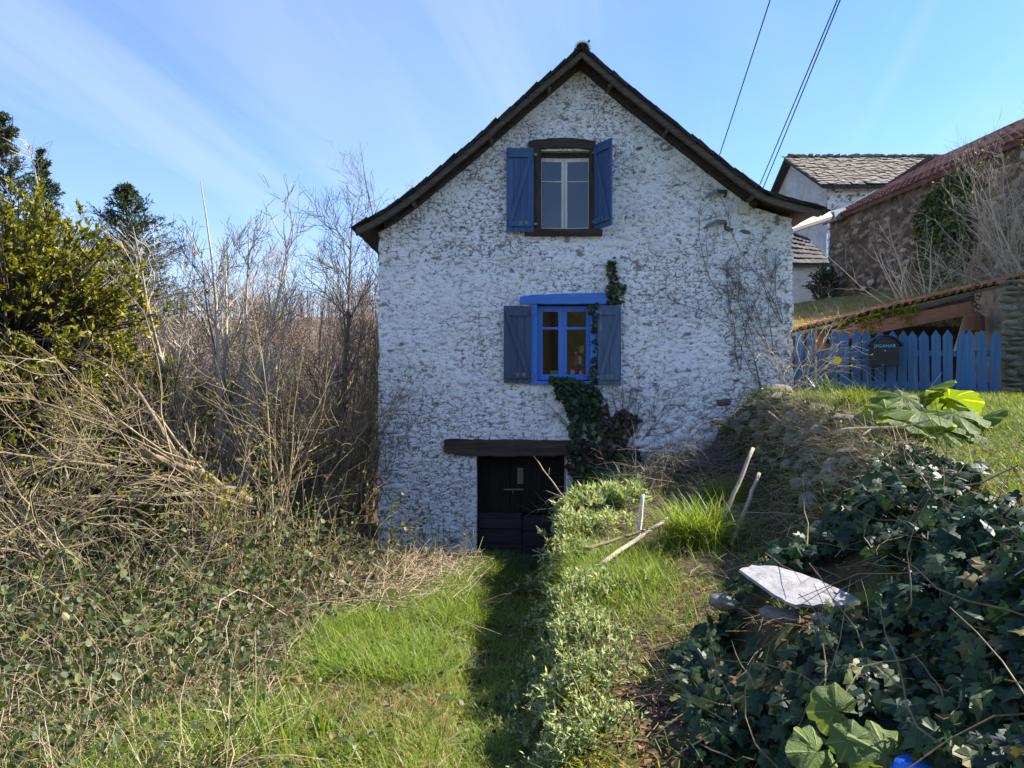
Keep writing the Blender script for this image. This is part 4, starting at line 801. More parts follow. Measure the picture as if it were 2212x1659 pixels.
# ------------------------------------------------------------------ blue picket fence and mailbox
fence = thing('picket_fence', 'blue painted wooden picket fence on the terrace beside the house', 'fence', (5.7, 11.3, 1.4))
fL, fR = P(1722, 720, 11.9), P(2146, 716, 10.9); nP = 18
def picket(w, h, th=.022):
    m = MB(); m.prism([(-w / 2, 0), (w / 2, 0), (w / 2, h - .09), (0, h), (-w / 2, h - .09)], -th / 2, th / 2); V, fs, ms, r_ = m.arrays(); return mesh_np('picket', V, fs, ['picket_blue'], ms, {'rnd': r_})
PK = [picket(.118 + .006 * k, 1.08 + .03 * k) for k in range(3)]; PKS = picket(.085, .80)
faz = math.atan2(fR[1] - fL[1], fR[0] - fL[0])
us = [1722, 1764, 1796, 1822, 1856, 1884, 1912, 1942, 1972, 2001, 2030, 2056, 2082, 2107, 2146] 
us = [1724, 1745, 1765, 1795, 1822, 1850, 1878, 1905, 1934, 1961, 1988, 2012, 2038, 2064, 2085, 2107, 2122, 2146]
us = list(np.linspace(1724, 2148, 18))
for k, u in enumerate(us):
    t_ = (u - us[0]) / (us[-1] - us[0]); Yd = 11.9 - 1.0 * t_; top = P(u, 716 + rng.uniform(-4, 4), Yd); me = PKS if k == 2 else PK[k % 3]; h = .80 if k == 2 else 1.08 + .03 * (k % 3)
    link('picket', me, fence, (top[0], Yd, 2.36 + .075 * (1 - t_) - h - (.3 if k == 2 else 0) + rng.uniform(-.015, .015)), (0, rng.uniform(-.025, .035), faz))
for z_ in (2.03, 1.58):
    m = MB(); a = P(1716, 700, 11.93); b = P(2146, 700, 10.93); a[2] = z_ + .04; b[2] = z_; nn = np.array([-math.sin(faz), math.cos(faz), 0]) * .03; u_ = np.array([0, 0, .04])
    m.hexa([a - u_ - nn * .2, b - u_ - nn * .2, b - u_ + nn * 1.2, a - u_ + nn * 1.2, a + u_ - nn * .2, b + u_ - nn * .2, b + u_ + nn * 1.2, a + u_ + nn * 1.2]); m.build('rail', ['picket_blue'], fence)
mc = P(1909, 762, 11.25); box_ = thing('mailbox', 'black metal letterbox with rounded hood hung on the blue picket fence', 'mailbox', mc + (0, .1, -.2), None)
Mz = np.array(Euler((0, 0, faz + .10)).to_matrix())
def mbx(m):
    for k, v in enumerate(m.V): m.V[k] = v @ Mz.T + mc
    return m
w2 = .19; m = MB(); m.bx(-w2, w2, -.10, .06, -.20, .13); mbx(m).build('body', ['mailbox_black'], box_)
a = np.linspace(R(22), R(158), 11); rr = .26; m = MB(); oc = [(rr * math.cos(t_), rr * math.sin(t_) - .005) for t_ in a]; ic = [(.93 * rr * math.cos(t_), .93 * rr * math.sin(t_) - .007) for t_ in a[::-1]]
m.prism(oc + ic, -.145, .07); mbx(m).build('hood', ['mailbox_black'], box_)
m = MB(); m.prism([(.215 * math.cos(t_), .225 * math.sin(t_) - .003) for t_ in np.linspace(R(36), R(144), 9)], -.1035, -.06); mbx(m).build('pediment', ['mailbox_black'], box_)
m = MB(); m.bx(-w2 + .012, w2 - .012, -.112, -.1005, -.185, .055, 0, .001); flap = mbx(m).build('flap', ['mailbox_black'], box_)
m = MB(); m.tube([(0, -.1125, .025), (0, -.122, .025)], .011, 8); mbx(m).build('lock', ['zinc'], box_)
m = MB(); m.tube([(-.03, -.1125, -.18), (-.03, -.118, -.18)], .008, 8); mbx(m).build('rivet', ['zinc'], box_)
def lettering(nm, s, size, z_, mat, y_):
    cu = bpy.data.curves.new(nm, 'FONT'); cu.body = s; cu.size = size; cu.align_x = 'CENTER'; cu.extrude = .001
    to = bpy.data.objects.new(nm, cu); COL.objects.link(to); bpy.context.view_layer.update(); me = bpy.data.meshes.new_from_object(to.evaluated_get(bpy.context.evaluated_depsgraph_get())); bpy.data.objects.remove(to)
    me.materials.clear(); me.materials.append(MAT[mat]); p_ = np.array([0, y_, z_]) @ Mz.T + mc; link(nm, me, box_, p_, (R(90), 0, faz + .10))
lettering('lettering', 'JPGANAR', .068, .072, 'letter_teal', -.114); lettering('lettering', 'FAMILLE', .045, .145, 'letter_faint', -.1055)

# ------------------------------------------------------------------ vegetation
def gz(x, y): return ground(np.asarray(x, float), np.asarray(y, float))
def G3(x, y): return np.array([x, y, float(gz(x, y))])
UPV = np.array([0, 0, 1.0])
def bare_tree(label, u, vtop, Y, seed, mat, nst=1, spread=.12, b1=(9, 35, .05, 1.7), b2=(5, 40, .03, .8), b3=(4, 42, .02, .4), r0=.07, lean=0.0, ivy=0, trunk_wig=.05, group='bare trees left of the house', name='bare_tree', zb=None):
    g = np.random.default_rng(seed); top = P(u, vtop, Y); base = np.array([top[0] + lean, Y, float(gz(top[0] + lean, Y)) - .05 if zb is None else zb]); H = top[2] - base[2]
    t = thing(name, label, 'tree', base, group); pos = base + g.normal(size=(nst, 3)) * np.array([.12, .12, 0]); dirs = np.stack([g.normal(size=nst) * spread - lean / H, g.normal(size=nst) * spread, np.ones(nst)], -1); dirs[0] = (-lean / H, 0, 1)
    Ls = H * g.uniform(.78, .98, nst); Ls[0] = H * 1.01
    P0, R0 = stems(pos, dirs, Ls, 12, trunk_wig, .03, r0 * g.uniform(.7, 1.0, nst), .006, g); p = Plant(); p.tubes(P0, R0, 6); p.build('trunk', [mat], t, True)
    p = Plant(); P1, R1 = branches(P0, R0, int(b1[0] * 1.4), .22, .93, H * .23 * b1[3] / 1.7, b1[1], b1[2], 7, .10, .5, .1, None, g, .009); p.tubes(P1, R1, 4)
    P2, R2 = branches(P1, R1, b2[0] + 1, .15, .95, H * .12 * b2[3] / .8, b2[1], b2[2], 6, .14, .6, .2, None, g, .0065); p.tubes(P2, R2, 3)
    P3, R3 = branches(P2, R2, b3[0], .15, 1.0, H * .06 * b3[3] / .4, b3[1], b3[2], 4, .16, .7, .4, None, g, .0048); p.tubes(P3, R3, 3)
    p.build('crown', [mat], t)
    if ivy:
        q = Plant(); a, d = along(P0, ivy, 0, .42, g); a = a + rdir(ivy, g) * g.uniform(.03, .13, ivy)[:, None]; q.leaves(a, rdir(ivy, g) + UPV * -.4, rdir(ivy, g), g.uniform(.05, .09, ivy), ROUND); q.build('ivy', ['bramble_leaf'], t)
    return t, P0
bare_tree('tall pale many-stemmed young ash with upright bare branches left of the house', 470, 408, 10.9, 1, 'pale_bark', 6, .13, (8, 30, .10, 1.5), (4, 36, .10, .7), (3, 38, .08, .35), .065, .05)
bare_tree('bare tree with dark ivy-clad trunk standing closest to the house wall', 722, 432, 15.5, 2, 'grey_bark', 1, .05, (17, 45, .06, 1.9), (6, 42, .05, .9), (5, 42, .03, .5), .13, 0, 700)
bare_tree('pale leaning birch-like tree in front of the dark conifers at far left', 92, 335, 16, 3, 'pale_bark', 2, .1, (12, 50, .05, 1.4), (5, 42, .03, .7), (4, 42, .02, .4), .09)
bare_tree('faint twiggy tree beside the left eave of the house', 800, 560, 24, 4, 'red_bark', 4, .12, (10, 30, .08, 1.3), (5, 38, .05, .7), (4, 42, .03, .4), .08)
bare_tree('crooked dark bare tree between the ash and the ivy-clad tree', 640, 520, 14, 5, 'dark_bark', 2, .2, (11, 48, .03, 1.9), (6, 45, .02, .9), (4, 45, .02, .45), .08, .3, 250, .16)
bare_tree('slim pale bare tree in front of the middle conifer', 270, 540, 12.5, 6, 'tan_twig', 3, .12, (9, 34, .06, 1.4), (4, 40, .04, .7), (4, 42, .02, .4), .045)
bare_tree('bare tree whose thin top shows above the left roof slope', 905, 320, 30, 7, 'grey_bark', 2, .08, (12, 42, .06, 1.5), (5, 42, .04, .7), (4, 42, .03, .35), .12)
bare_tree('slender grey bare tree right behind the yellow-green evergreen', 350, 600, 15, 8, 'grey_bark', 3, .15, (9, 40, .05, 1.6), (5, 42, .03, .8), (4, 42, .02, .4), .05)
bare_tree('low spreading bare tree with reddish twigs below the ash crown', 560, 640, 18, 9, 'red_bark', 4, .2, (10, 40, .05, 1.5), (6, 42, .04, .8), (4, 45, .02, .45), .06)
bare_tree('thin bare tree at the far left edge above the evergreen', 20, 520, 13, 10, 'pale_bark', 2, .12, (9, 42, .05, 1.4), (5, 42, .03, .7), (4, 42, .02, .4), .05)
bare_tree('bushy bare tree low against the left house wall', 775, 660, 17, 11, 'tan_twig', 5, .15, (9, 35, .06, 1.4), (5, 40, .04, .8), (4, 42, .02, .45), .05)

def conifer(label, u, vtop, Y, seed, spread=.24, zb=-2.2):
    g = np.random.default_rng(seed); top = P(u, vtop, Y); base = np.array([top[0], Y, zb]); H = top[2] - zb; t = thing('conifer', label, 'tree', base, 'dark conifers at the left')
    P0, R0 = stems(base[None], np.array([[0, 0, 1.0]]), np.array([H]), 12, .012, .02, np.array([.16]), .01, g); p = Plant(); p.tubes(P0, R0, 6); p.build('trunk', ['dark_bark'], t)
    N = 330; f = g.uniform(.10, .99, N) ** .85; pos = base + np.stack([0 * f, 0 * f, f * H], -1); a = g.uniform(0, 2 * np.pi, N); d = np.stack([np.cos(a), np.sin(a), .15 + .8 * f ** 3], -1)
    L = (1 - f) ** .9 * H * spread * g.uniform(.5, 1.3, N) + .10; P1, R1 = stems(pos, d, L, 6, .08, -.02, .03, .005, g)
    P2, R2 = branches(P1, R1, 6, .25, 1, 1.0, 45, .0, 4, .1, .5, .2, None, g); L2 = np.repeat(L, 6) * .42; P2 = P2[:, :1] + (P2 - P2[:, :1]) * L2[:, None, None]
    p = Plant(); p.tubes(P1, R1, 3, 1); n = 30000; a1, d1 = along(P1, n // 3, .15, 1, g); a2, d2 = along(P2, n - n // 3, 0, 1, g); pos = np.concatenate([a1, a2]); dd = np.concatenate([d1, d2]); dd = norm(dd + .55 * g.normal(size=dd.shape) + np.array([0, 0, -.1]))
    p.leaves(pos, dd, UPV + .5 * g.normal(size=dd.shape), g.uniform(.08, .17, n), NEEDLE, 0, .7); p.build('crown', ['conifer_needle', 'dark_bark'], t)
conifer('tallest dark conifer cut by the left picture edge', 8, 245, 25, 21, .30)
conifer('narrow dark conifer just right of the tallest one at left', 92, 325, 27, 22, .22)
conifer('broad dark conifer standing alone behind the pale bare trees', 275, 405, 24, 23, .58)

def evergreen(label, c, r, nb, nl, seed, size, mat='laurel_leaf', name='evergreen_tree', group=None, base=None, nl_t=4, cat='tree'):
    g = np.random.default_rng(seed); c = np.array(c, float); base = G3(c[0], c[1]) if base is None else base; t = thing(name, label, cat, base, group); k = 4
    pos = np.repeat(base[None], k, 0) + g.normal(size=(k, 3)) * .12 * np.array([1, 1, 0]); P0, R0 = stems(pos, np.stack([g.normal(size=k) * .25, g.normal(size=k) * .25, np.ones(k)], -1), (c[2] - base[2]) * 1.1, 8, .08, .02, .07, .02, g); p = Plant(); p.tubes(P0, R0, 5); p.build('trunk', ['dark_bark'], t)
    # lumpy crown: many leafy sprays at the ends of hidden limbs
    d = rdir(nb, g); d[:, 2] = d[:, 2] * .9 + .1; d = norm(d); rad = g.uniform(.55, 1.08, nb) ** .6; lump = .75 + .5 * fbm(d[:, 0] * 2.3 + 9, d[:, 2] * 2.3 + d[:, 1] * 2, seed, 3)
    tip = c + d * np.array(r) * (rad * lump)[:, None]; st = c + (tip - c) * .25; P1 = np.stack([st + (tip - st) * s_ + np.array([0, 0, -.05]) * math.sin(s_ * 3.1) for s_ in np.linspace(0, 1, 6)], 1); R1 = np.linspace(.022, .004, 6)[None].repeat(nb, 0)
    P2, R2 = branches(P1, R1, nl_t, .45, 1, .38, 45, .06, 5, .12, .6, .3, None, g, .003); p = Plant(); p.tubes(P1, R1, 3, 1); p.tubes(P2, R2, 3, 1)
    a, dd = along(P2, nl, .15, 1, g); out = norm(a - c); dd = norm(dd + .7 * g.normal(size=dd.shape) + out * .3); p.leaves(a, dd, UPV * .8 + out * .5 + .6 * g.normal(size=dd.shape), size * g.uniform(.6, 1.2, nl), SIMPLE, 0); p.build('crown', [mat, 'dark_bark'], t)
evergreen('large yellow-green evergreen tree filling the left picture edge', (-6.15, 9.6, 2.15), (1.62, 1.5, 1.95), 560, 40000, 31, .085)
evergreen('small yellow-green evergreen bush behind the bare stems at left', (-5.75, 12.3, .9), (1.35, 1.0, 1.15), 150, 4500, 32, .11, 'laurel_leaf', 'evergreen_shrub', None, None, 4, 'shrub')
evergreen('dark low evergreen bush under the large yellow-green tree', (-5.0, 9.6, .35), (1.2, .9, .75), 120, 3500, 33, .10, 'bramble_leaf', 'evergreen_shrub', None, None, 4, 'shrub')
evergreen('small dark green shrub against the lean-to and barn corner', P(1779, 625, 21.0), (.32, .3, .65), 60, 1500, 34, .10, 'conifer_needle', 'evergreen_shrub', None, P(1779, 670, 21.0), 4, 'shrub')

BACK = [(775, 500, 20, 'red_bark'), (740, 560, 26, 'pale_bark'), (690, 520, 24, 'red_bark'), (655, 585, 19, 'tan_twig'), (610, 540, 27, 'red_bark'), (575, 500, 22, 'pale_bark'), (530, 560, 17.5, 'tan_twig'), (430, 520, 21, 'red_bark'), (395, 570, 26, 'red_bark'), (345, 520, 18, 'pale_bark'), (240, 500, 17, 'pale_bark'), (180, 480, 19, 'tan_twig'), (130, 430, 21, 'pale_bark')]
for k, (u, v, Y, mt_) in enumerate(BACK):
    o_nm = ['first', 'second', 'third', 'fourth', 'fifth', 'sixth', 'seventh', 'eighth', 'ninth', 'tenth', 'eleventh', 'twelfth', 'thirteenth'][k]
    bare_tree('fine-twigged bare tree of the back row, %s counting leftwards from the house' % o_nm, u, v + 35, Y, 300 + k, mt_, 3 + k % 3, .14, (8, 38, .07, 1.6), (4, 40, .05, .85), (4, 42, .03, .45), .07, 0, 0, .06, 'back row of bare trees')
# far wooded hill
g = np.random.default_rng(40); n = 1500; x = g.uniform(-190, 60, n); y = g.uniform(75, 330, n); k = x > -y * .75; x, y = x[k], y[k]; base = np.stack([x, y, gz(x, y)], -1); n = len(x)
p = Plant(); P0, R0 = stems(base, np.tile(UPV, (n, 1)), g.uniform(7, 13, n), 4, .05, 0, .16, .03, g); p.tubes(P0, R0, 3); P1, R1 = branches(P0, R0, 14, .25, .98, 4.6, 38, .06, 4, .1, .5, .2, None, g, .05); p.tubes(P1, R1, 3)
tag(p.build('far_wood', ['red_bark']), kind='stuff')
# mid-distance scrub between the trees and the valley
g = np.random.default_rng(41); n = 1700; y = g.uniform(10.5, 34, n); x = -2.6 - (y - 10.5) * .06 - g.uniform(0, 1, n) ** 1.1 * (y * .62 - 1.5); base = np.stack([x, y, gz(x, y)], -1)
p = Plant(); P0, R0 = stems(base, np.stack([g.normal(size=n) * .25, g.normal(size=n) * .25, np.ones(n)], -1), g.uniform(1.8, 3.9, n) * np.interp(y, [10, 18, 34], [.76, 1.12, 1.6]), 6, .10, .02, .014, .004, g); p.tubes(P0, R0, 3)
P1, R1 = branches(P0, R0, 7, .15, .98, 1.1, 45, .04, 5, .16, .6, .2, None, g, .005); p.tubes(P1, R1, 3); P2, R2 = branches(P1, R1, 3, .1, 1, .5, 45, .02, 4, .18, .7, .3, None, g, .0035); p.tubes(P2, R2, 3)
n = 22000; a, d = along(P1, n, .1, 1, g); k = a[:, 2] < 1.0 + .8 * (fbm(a[:, 0], a[:, 1], 45) - .4); a, d = a[k], d[k]; n = len(a); p.leaves(a, d + .8 * g.normal(size=(n, 3)), UPV + g.normal(size=(n, 3)) * .6, g.uniform(.04, .09, n), SIMPLE, 1)
tag(p.build('undergrowth', ['tan_twig', 'bramble_leaf']), kind='stuff')

def bare_shrub(label, base, n, L, seed, mat='tan_twig', dirc=(0, 0, 1), spread=.5, droop=None, b=(6, 4), r0=.014, buds=0, cat='shrub', name='bare_shrub', group='bare shrubs in the left thicket', wig=.10, bl=.38, up=.02):
    g = np.random.default_rng(seed); base = np.array(base, float); t = thing(name, label, cat, base, group); d = np.array(dirc) + g.normal(size=(n, 3)) * spread * np.array([1, .8, .6])
    P0, R0 = stems(base + g.normal(size=(n, 3)) * np.array([.14, .14, .0]), d, L * g.uniform(.55, 1.1, n), 9, wig, up, r0 * g.uniform(.6, 1.2, n), .003, g, droop); p = Plant(); p.tubes(P0, R0, 5)
    p.build('stem', [mat], t); p = Plant(); P1, R1 = branches(P0, R0, b[0], .18, .97, L * bl, 38, up, 6, .13, .6, .2, None, g, .0035); p.tubes(P1, R1, 3)
    P2, R2 = branches(P1, R1, b[1], .15, 1, L * bl * .45, 42, up, 4, .16, .7, .3, None, g, .0025); p.tubes(P2, R2, 3)
    if buds: a, dd = along(P2 if b[1] else P1, buds, .1, 1, g); p.leaves(a, dd + .5 * g.normal(size=dd.shape) + UPV * .4, rdir(buds, g), g.uniform(.02, .05, buds), SIMPLE, 1)
    p.build('twigs', [mat, 'bud_leaf'], t, kind='stuff'); return t
bare_shrub('huge sprawling bare shrub fanning pale branches to the left picture edge', P(520, 1090, 8.0), 6, 3.3, 51, 'tan_twig', (-1.15, -.25, .65), .36, .026, (8, 6), .018, 700, bl=.28, wig=.20)
bare_shrub('bare shrub of arching twigs drooping over the brambles at far left', P(330, 1000, 7.0), 9, 2.3, 52, 'tan_twig', (-.8, -.3, .5), .5, .035, (8, 5), .011, 500, wig=.16)
bare_shrub('upright twiggy shrub in the middle of the left thicket', P(600, 1140, 9.5), 16, 2.6, 53, 'tan_twig', (.05, 0, 1), .26, None, (7, 4), .014, 500)
bare_shrub('dark bare shrub under the pale ash', P(440, 1120, 9.2), 14, 2.4, 54, 'dark_bark', (-.1, 0, 1), .4, None, (7, 5), .016, 300)
bare_shrub('tall twiggy shrub beside the house corner', P(735, 1090, 11.5), 14, 2.5, 55, 'tan_twig', (0, 0, 1), .22, None, (7, 4), .012, 500)
bare_shrub('dark domed shrub with level branches in front of the ivy-clad tree', P(670, 1100, 10.8), 10, 1.9, 56, 'dark_bark', (.0, 0, 1), .55, .05, (8, 5), .014, 100)
bare_shrub('tangled bare shrub low at the left picture edge', P(90, 1210, 6.2), 18, 1.7, 57, 'tan_twig', (.1, -.1, .8), .6, .05, (7, 4), .010, 300)
bare_shrub('slim upright shrub in front of the yellow-green evergreen', P(180, 1050, 8.6), 9, 1.3, 58, 'tan_twig', (0, 0, 1), .3, None, (7, 4), .011, 350)
bare_shrub('budding shrub in the centre of the brambles', P(480, 1230, 7.2), 12, 1.2, 59, 'tan_twig', (0, 0, 1), .4, None, (6, 3), .008, 600)
bare_shrub('fine reddish shrub filling the gap left of the ash', P(300, 1050, 11), 18, 2.9, 60, 'red_bark', (0, 0, 1), .3, None, (8, 5), .012, 200)
# budding saplings
SAP = [(640, 1190, 8.6, .95), (690, 1200, 8.4, .85), (560, 1210, 8.2, 1.15), (735, 1190, 9.3, .8), (800, 1170, 10.2, 1.05), (765, 1180, 10.0, .95), (845, 1190, 10.4, .7), (900, 1195, 10.5, .6), (960, 1195, 10.4, .65), (1005, 1195, 10.4, .55), (880, 1200, 10.2, .5), (620, 1230, 7.6, .8), (520, 1230, 7.6, .9), (930, 1200, 10.6, .5)]
ORD = ['first', 'second', 'third', 'fourth', 'fifth', 'sixth', 'seventh', 'eighth', 'ninth', 'tenth']
_w = sorted([k for k in range(len(SAP)) if SAP[k][0] > 815], key=lambda k: -SAP[k][0]); _t = sorted([k for k in range(len(SAP)) if SAP[k][0] <= 815], key=lambda k: -SAP[k][0])
SAPL = {k: 'thin budding sapling before the white wall, %s to the left of the cellar door' % ORD[i_] for i_, k in enumerate(_w)}
SAPL.update({k: 'thin budding sapling at the thicket edge, %s to the left of the house corner' % ORD[i_] for i_, k in enumerate(_t)})
g = np.random.default_rng(61)
for k, (u, v, Y, H) in enumerate(SAP):
    b0 = P(u, v, Y); b0[2] = float(gz(b0[0], Y)); t = thing('budding_sapling', SAPL[k], 'sapling', b0, 'budding saplings by the house corner'); n = 3
    H = H + (P(u, v, Y)[2] - b0[2])
    P0, R0 = stems(np.repeat(b0[None], n, 0) + g.normal(size=(n, 3)) * .05 * np.array([1, 1, 0]), np.stack([g.normal(size=n) * .1, g.normal(size=n) * .1, np.ones(n)], -1), H * g.uniform(.6, 1.1, n), 8, .05, .01, .006, .002, g); p = Plant(); p.tubes(P0, R0, 4); p.build('stem', ['tan_twig'], t)
    a, d = along(P0, 46, .3, 1, g); p = Plant(); p.leaves(a, d + .7 * g.normal(size=d.shape) + UPV * .3, rdir(46, g), g.uniform(.025, .055, 46), SIMPLE); p.build('buds', ['bud_leaf'], t, kind='stuff')

# bramble thicket
def bram_h(x, y): return np.interp(y, [2.6, 4, 5.5, 7.5, 9.5, 11], [.06, .20, .42, .80, .75, .55]) * sstep(.05, 1.1, xl(y) - x + .25 * (fbm(x * 2, y * 2, 55) - .5)) * (.65 + .75 * fbm(x * 1.4, y * 1.4, 56, 3))
g = np.random.default_rng(62); p = Plant(); n = 950; y = g.uniform(3.0, 10.8, n); x = xl(y) - .05 - g.uniform(0, 1, n) * (y * .62); base = np.stack([x, y, gz(x, y)], -1); hh = bram_h(x, y)
d = rdir(n, g); d[:, 2] = np.abs(d[:, 2]) * .9 + .75; P0, R0 = stems(base, d, hh * 2.3 + .25, 9, .10, .07, g.uniform(.0022, .0052, n), .0012, g, .045); p.tubes(P0, R0, 4, 1)
P1, R1 = branches(P0, R0, 3, .3, 1, .32, 50, .02, 5, .2, .7, .3, None, g, .0018); p.tubes(P1, R1, 3, 1)
n = 9000; a1, d1 = along(P0, n // 2, .25, 1, g); a2, d2 = along(P1, n // 2, .1, 1, g); a = np.concatenate([a1, a2]) + g.normal(size=(n // 2 * 2, 3)) * .03; m_ = len(a)
p.leaves(a, rdir(m_, g) + UPV * -.1, UPV * 1.0 + g.normal(size=(m_, 3)) * .55, g.uniform(.035, .075, m_) * np.interp(a[:, 1], [3.2, 6], [.65, 1]), ROUND, 0, .95)
n = 16000; y = 3.2 + 6.6 * g.random(n) ** 1.25; x = xl(y) - .05 - g.uniform(0, 1, n) * (y * .60); z = gz(x, y) + bram_h(x, y) * g.uniform(.2, 1.05, n); a = np.stack([x, y, z], -1); kk = fbm(x * 2.2, y * 2.2, 57, 3) > .40; a = a[kk]; m_ = len(a)
p.leaves(a, rdir(m_, g), UPV * 1.1 + g.normal(size=(m_, 3)) * .6, g.uniform(.02, .062, m_) * np.interp(a[:, 1], [3.2, 6], [.65, 1]), ROUND, 0, .95)
tag(p.build('bramble_thicket', ['bramble_leaf', 'tan_twig']), kind='stuff')
# dead leaves and old stalks on the ground
g = np.random.default_rng(63); n = 15000; y = 2.6 + 8 * g.random(n) ** 1.6; x = g.uniform(-1, 1, n) * y * .7; a = np.stack([x, y, gz(x, y) + .012 + .02 * g.random(n)], -1); dens = np.where(x < xl(y) + .1, 1.0, np.where(x < xb(y), .22, .75)); kk = g.random(n) < dens * (.4 + .9 * (fbm(x * 2, y * 2, 58, 3) > .45)); a = a[kk]; m_ = len(a)
p = Plant(); p.leaves(a, rdir(m_, g) * np.array([1, 1, .25]), UPV + g.normal(size=(m_, 3)) * .35, g.uniform(.025, .06, m_), SIMPLE, 0, 1.2); tag(p.build('fallen_leaves', ['dead_leaf']), kind='stuff')
# straw: flattened dry grass
def straw(nm, n, fx_, L, seed, mat='straw', lift=.12, r=.0022):
    g = np.random.default_rng(seed); x, y = fx_(g, n); n = len(x); base = np.stack([x, y, gz(x, y) + g.uniform(0.0, lift, n)], -1); d = rdir(n, g) * np.array([1, .8, .3]) + np.array([-.35, 0, .15]); P0, R0 = stems(base, d, L * g.uniform(.5, 1.3, n), 5, .14, -.02, r, r * .5, g, .02); p = Plant(); p.tubes(P0, R0, 3); tag(p.build(nm, [mat]), kind='stuff')
def heap(g, n): y = g.normal(8.7, 1.25, n); y = np.clip(y, 6.2, 10.9); return xl(y) - .15 + g.normal(0, .42, n) - .1, y
straw('straw_heap', 4600, heap, .42, 64, lift=.26, r=.0030)
def nearl(g, n): y = 2.9 + 3.2 * g.random(n) ** 1.3; return xl(y) + .1 - g.random(n) * y * .5, y
straw('dry_stalks', 3000, nearl, .40, 65, lift=.12)
def bedf(g, n): y = g.uniform(3.2, 10.5, n); return xb(y) + .3 + g.random(n) * (xt(y) - xb(y)), y
straw('dry_stems', 1900, bedf, .28, 66, lift=.05, r=.0020)
def crest(g, n): y = g.uniform(4.5, 9.6, n); return xt(y) - .05 + g.normal(0, .16, n), y
straw('dry_grass', 2600, crest, .30, 67, lift=.06, r=.0022)

# grass
def grass(nm, mats, n, f, hr, w, bend, seed, dens=None, low=1.0):
    g = np.random.default_rng(seed); x, y = f(g, n)
    if dens is not None: k = g.random(len(x)) < dens(x, y); x, y = x[k], y[k]
    n = len(x); pos = np.stack([x, y, gz(x, y) - .01], -1); h = g.uniform(*hr, n) * (.45 + 1.1 * fbm(x * 3, y * 3, seed, 3)) * (low + (1 - low) * sstep(.25, .75, xb(y) - x)); V, F = grass_np(pos, h, w * g.uniform(.6, 1.3, n), g.uniform(*bend, n), g); mb = MB(); mb.addnp(V, F, 0, np.repeat(np.clip(g.normal(.45, .25, n), 0, 1), 7)); return tag(mb.build(nm, mats), kind='stuff')
def pathf(g, n): y = 4.5 + 6.5 * g.random(n) ** 1.25; return xl(y) - .12 + g.random(n) * (xb(y) - xl(y) + .2), y
grass('grass', ['grass_fresh'], 36000, pathf, (.09, .27), .0065, (.3, 1.4), 70, lambda x, y: (.3 + .7 * sstep(.32, .5, fbm(x * 2, y * 2, 72, 3))) * sstep(4.2, 5.9, y + 3.2 * (fbm(x * 1.5, y * 1.5, 71, 3) - .5) + .5 * np.maximum(-.6 - x, 0)), .42)
def fore(g, n): y = 2.7 + 2.3 * g.random(n); return xl(y) - .2 + g.random(n) * (xb(y) - xl(y) + .35), y
g = np.random.default_rng(86); n = 5200; y = 2.8 + 7.6 * g.random(n) ** 1.2; x = xl(y) - .3 + g.random(n) * (xb(y) - xl(y) + .5); k = fbm(x * 2.8, y * 2.8, 87, 3) > .47; x, y = x[k], y[k]; n = len(x)
p = Plant(); p.leaves(np.stack([x, y, gz(x, y) + .02 + .06 * g.random(n)], -1), rdir(n, g) * np.array([1, 1, .5]) + UPV * .2, UPV + g.normal(size=(n, 3)) * .45, g.uniform(.018, .05, n), ROUND); tag(p.build('clover', ['bramble_leaf']), kind='stuff')
def drygr(g, n): y = 2.8 + 7.4 * g.random(n); return xl(y) - .3 + g.random(n) * (xb(y) - xl(y) + .3), y
grass('withered_grass', ['straw'], 3600, drygr, (.05, .16), .0035, (.4, 1.8), 88)
def foreg(g, n): y = 2.75 + 2.4 * g.random(n); return xl(y) - .3 + g.random(n) * (xb(y) - xl(y) + .2), y
grass('foreground_grass', ['grass_fresh'], 6500, foreg, (.05, .17), .0055, (.4, 1.5), 89, lambda x, y: sstep(.40, .58, fbm(x * 2.2, y * 2.2, 90, 3)))
grass('mossy_turf', ['grass_dry'], 30000, fore, (.03, .085), .0042, (.2, 1.4), 73, lambda x, y: .3 + .7 * sstep(.35, .5, fbm(x * 3, y * 3, 74, 3)))
def forer(g, n): y = 2.8 + 2.6 * g.random(n); return xb(y) - .30 + g.random(n) * .34, y
grass('path_edge_grass', ['grass_fresh'], 7000, forer, (.04, .12), .006, (.4, 1.4), 75)
def lefttuft(g, n): y = g.normal(3.5, .32, n); return -1.75 + g.normal(0, .34, n) * (y / 3.5), y
grass('tall_grass', ['grass_fresh'], 7000, lefttuft, (.14, .30), .0065, (.3, 1.2), 76)
def leftsp(g, n): y = 2.9 + 5.5 * g.random(n); return xl(y) - g.random(n) * 1.5 - .05, y
grass('sparse_grass', ['grass_fresh'], 9000, leftsp, (.08, .22), .005, (.4, 1.4), 77, lambda x, y: .8 * sstep(.48, .6, fbm(x * 1.6, y * 1.6, 78, 3)))
def lawnf(g, n): y = 3.2 + 8.6 * g.random(n); return xt(y) + .05 + g.random(n) ** 1.1 * 4.5, y
grass('lawn_grass', ['grass_lawn'], 42000, lawnf, (.05, .13), .006, (.3, 1.4), 79)
def bedg(g, n): y = g.normal(6.1, .55, n); return .72 + g.normal(0, .22, n) + .06 * (y - 5), y
grass('bed_grass', ['grass_fresh'], 5200, bedg, (.10, .24), .006, (.3, 1.2), 80)
def bedr(g, n): y = 2.9 + 7.5 * g.random(n); return xb(y) + .15 + g.random(n) * (xt(y) - xb(y) - .1), y
grass('weeds', ['grass_fresh'], 11000, bedr, (.05, .16), .006, (.4, 1.6), 81, lambda x, y: .75 * sstep(.42, .56, fbm(x * 2.1, y * 2.1, 82, 3)))
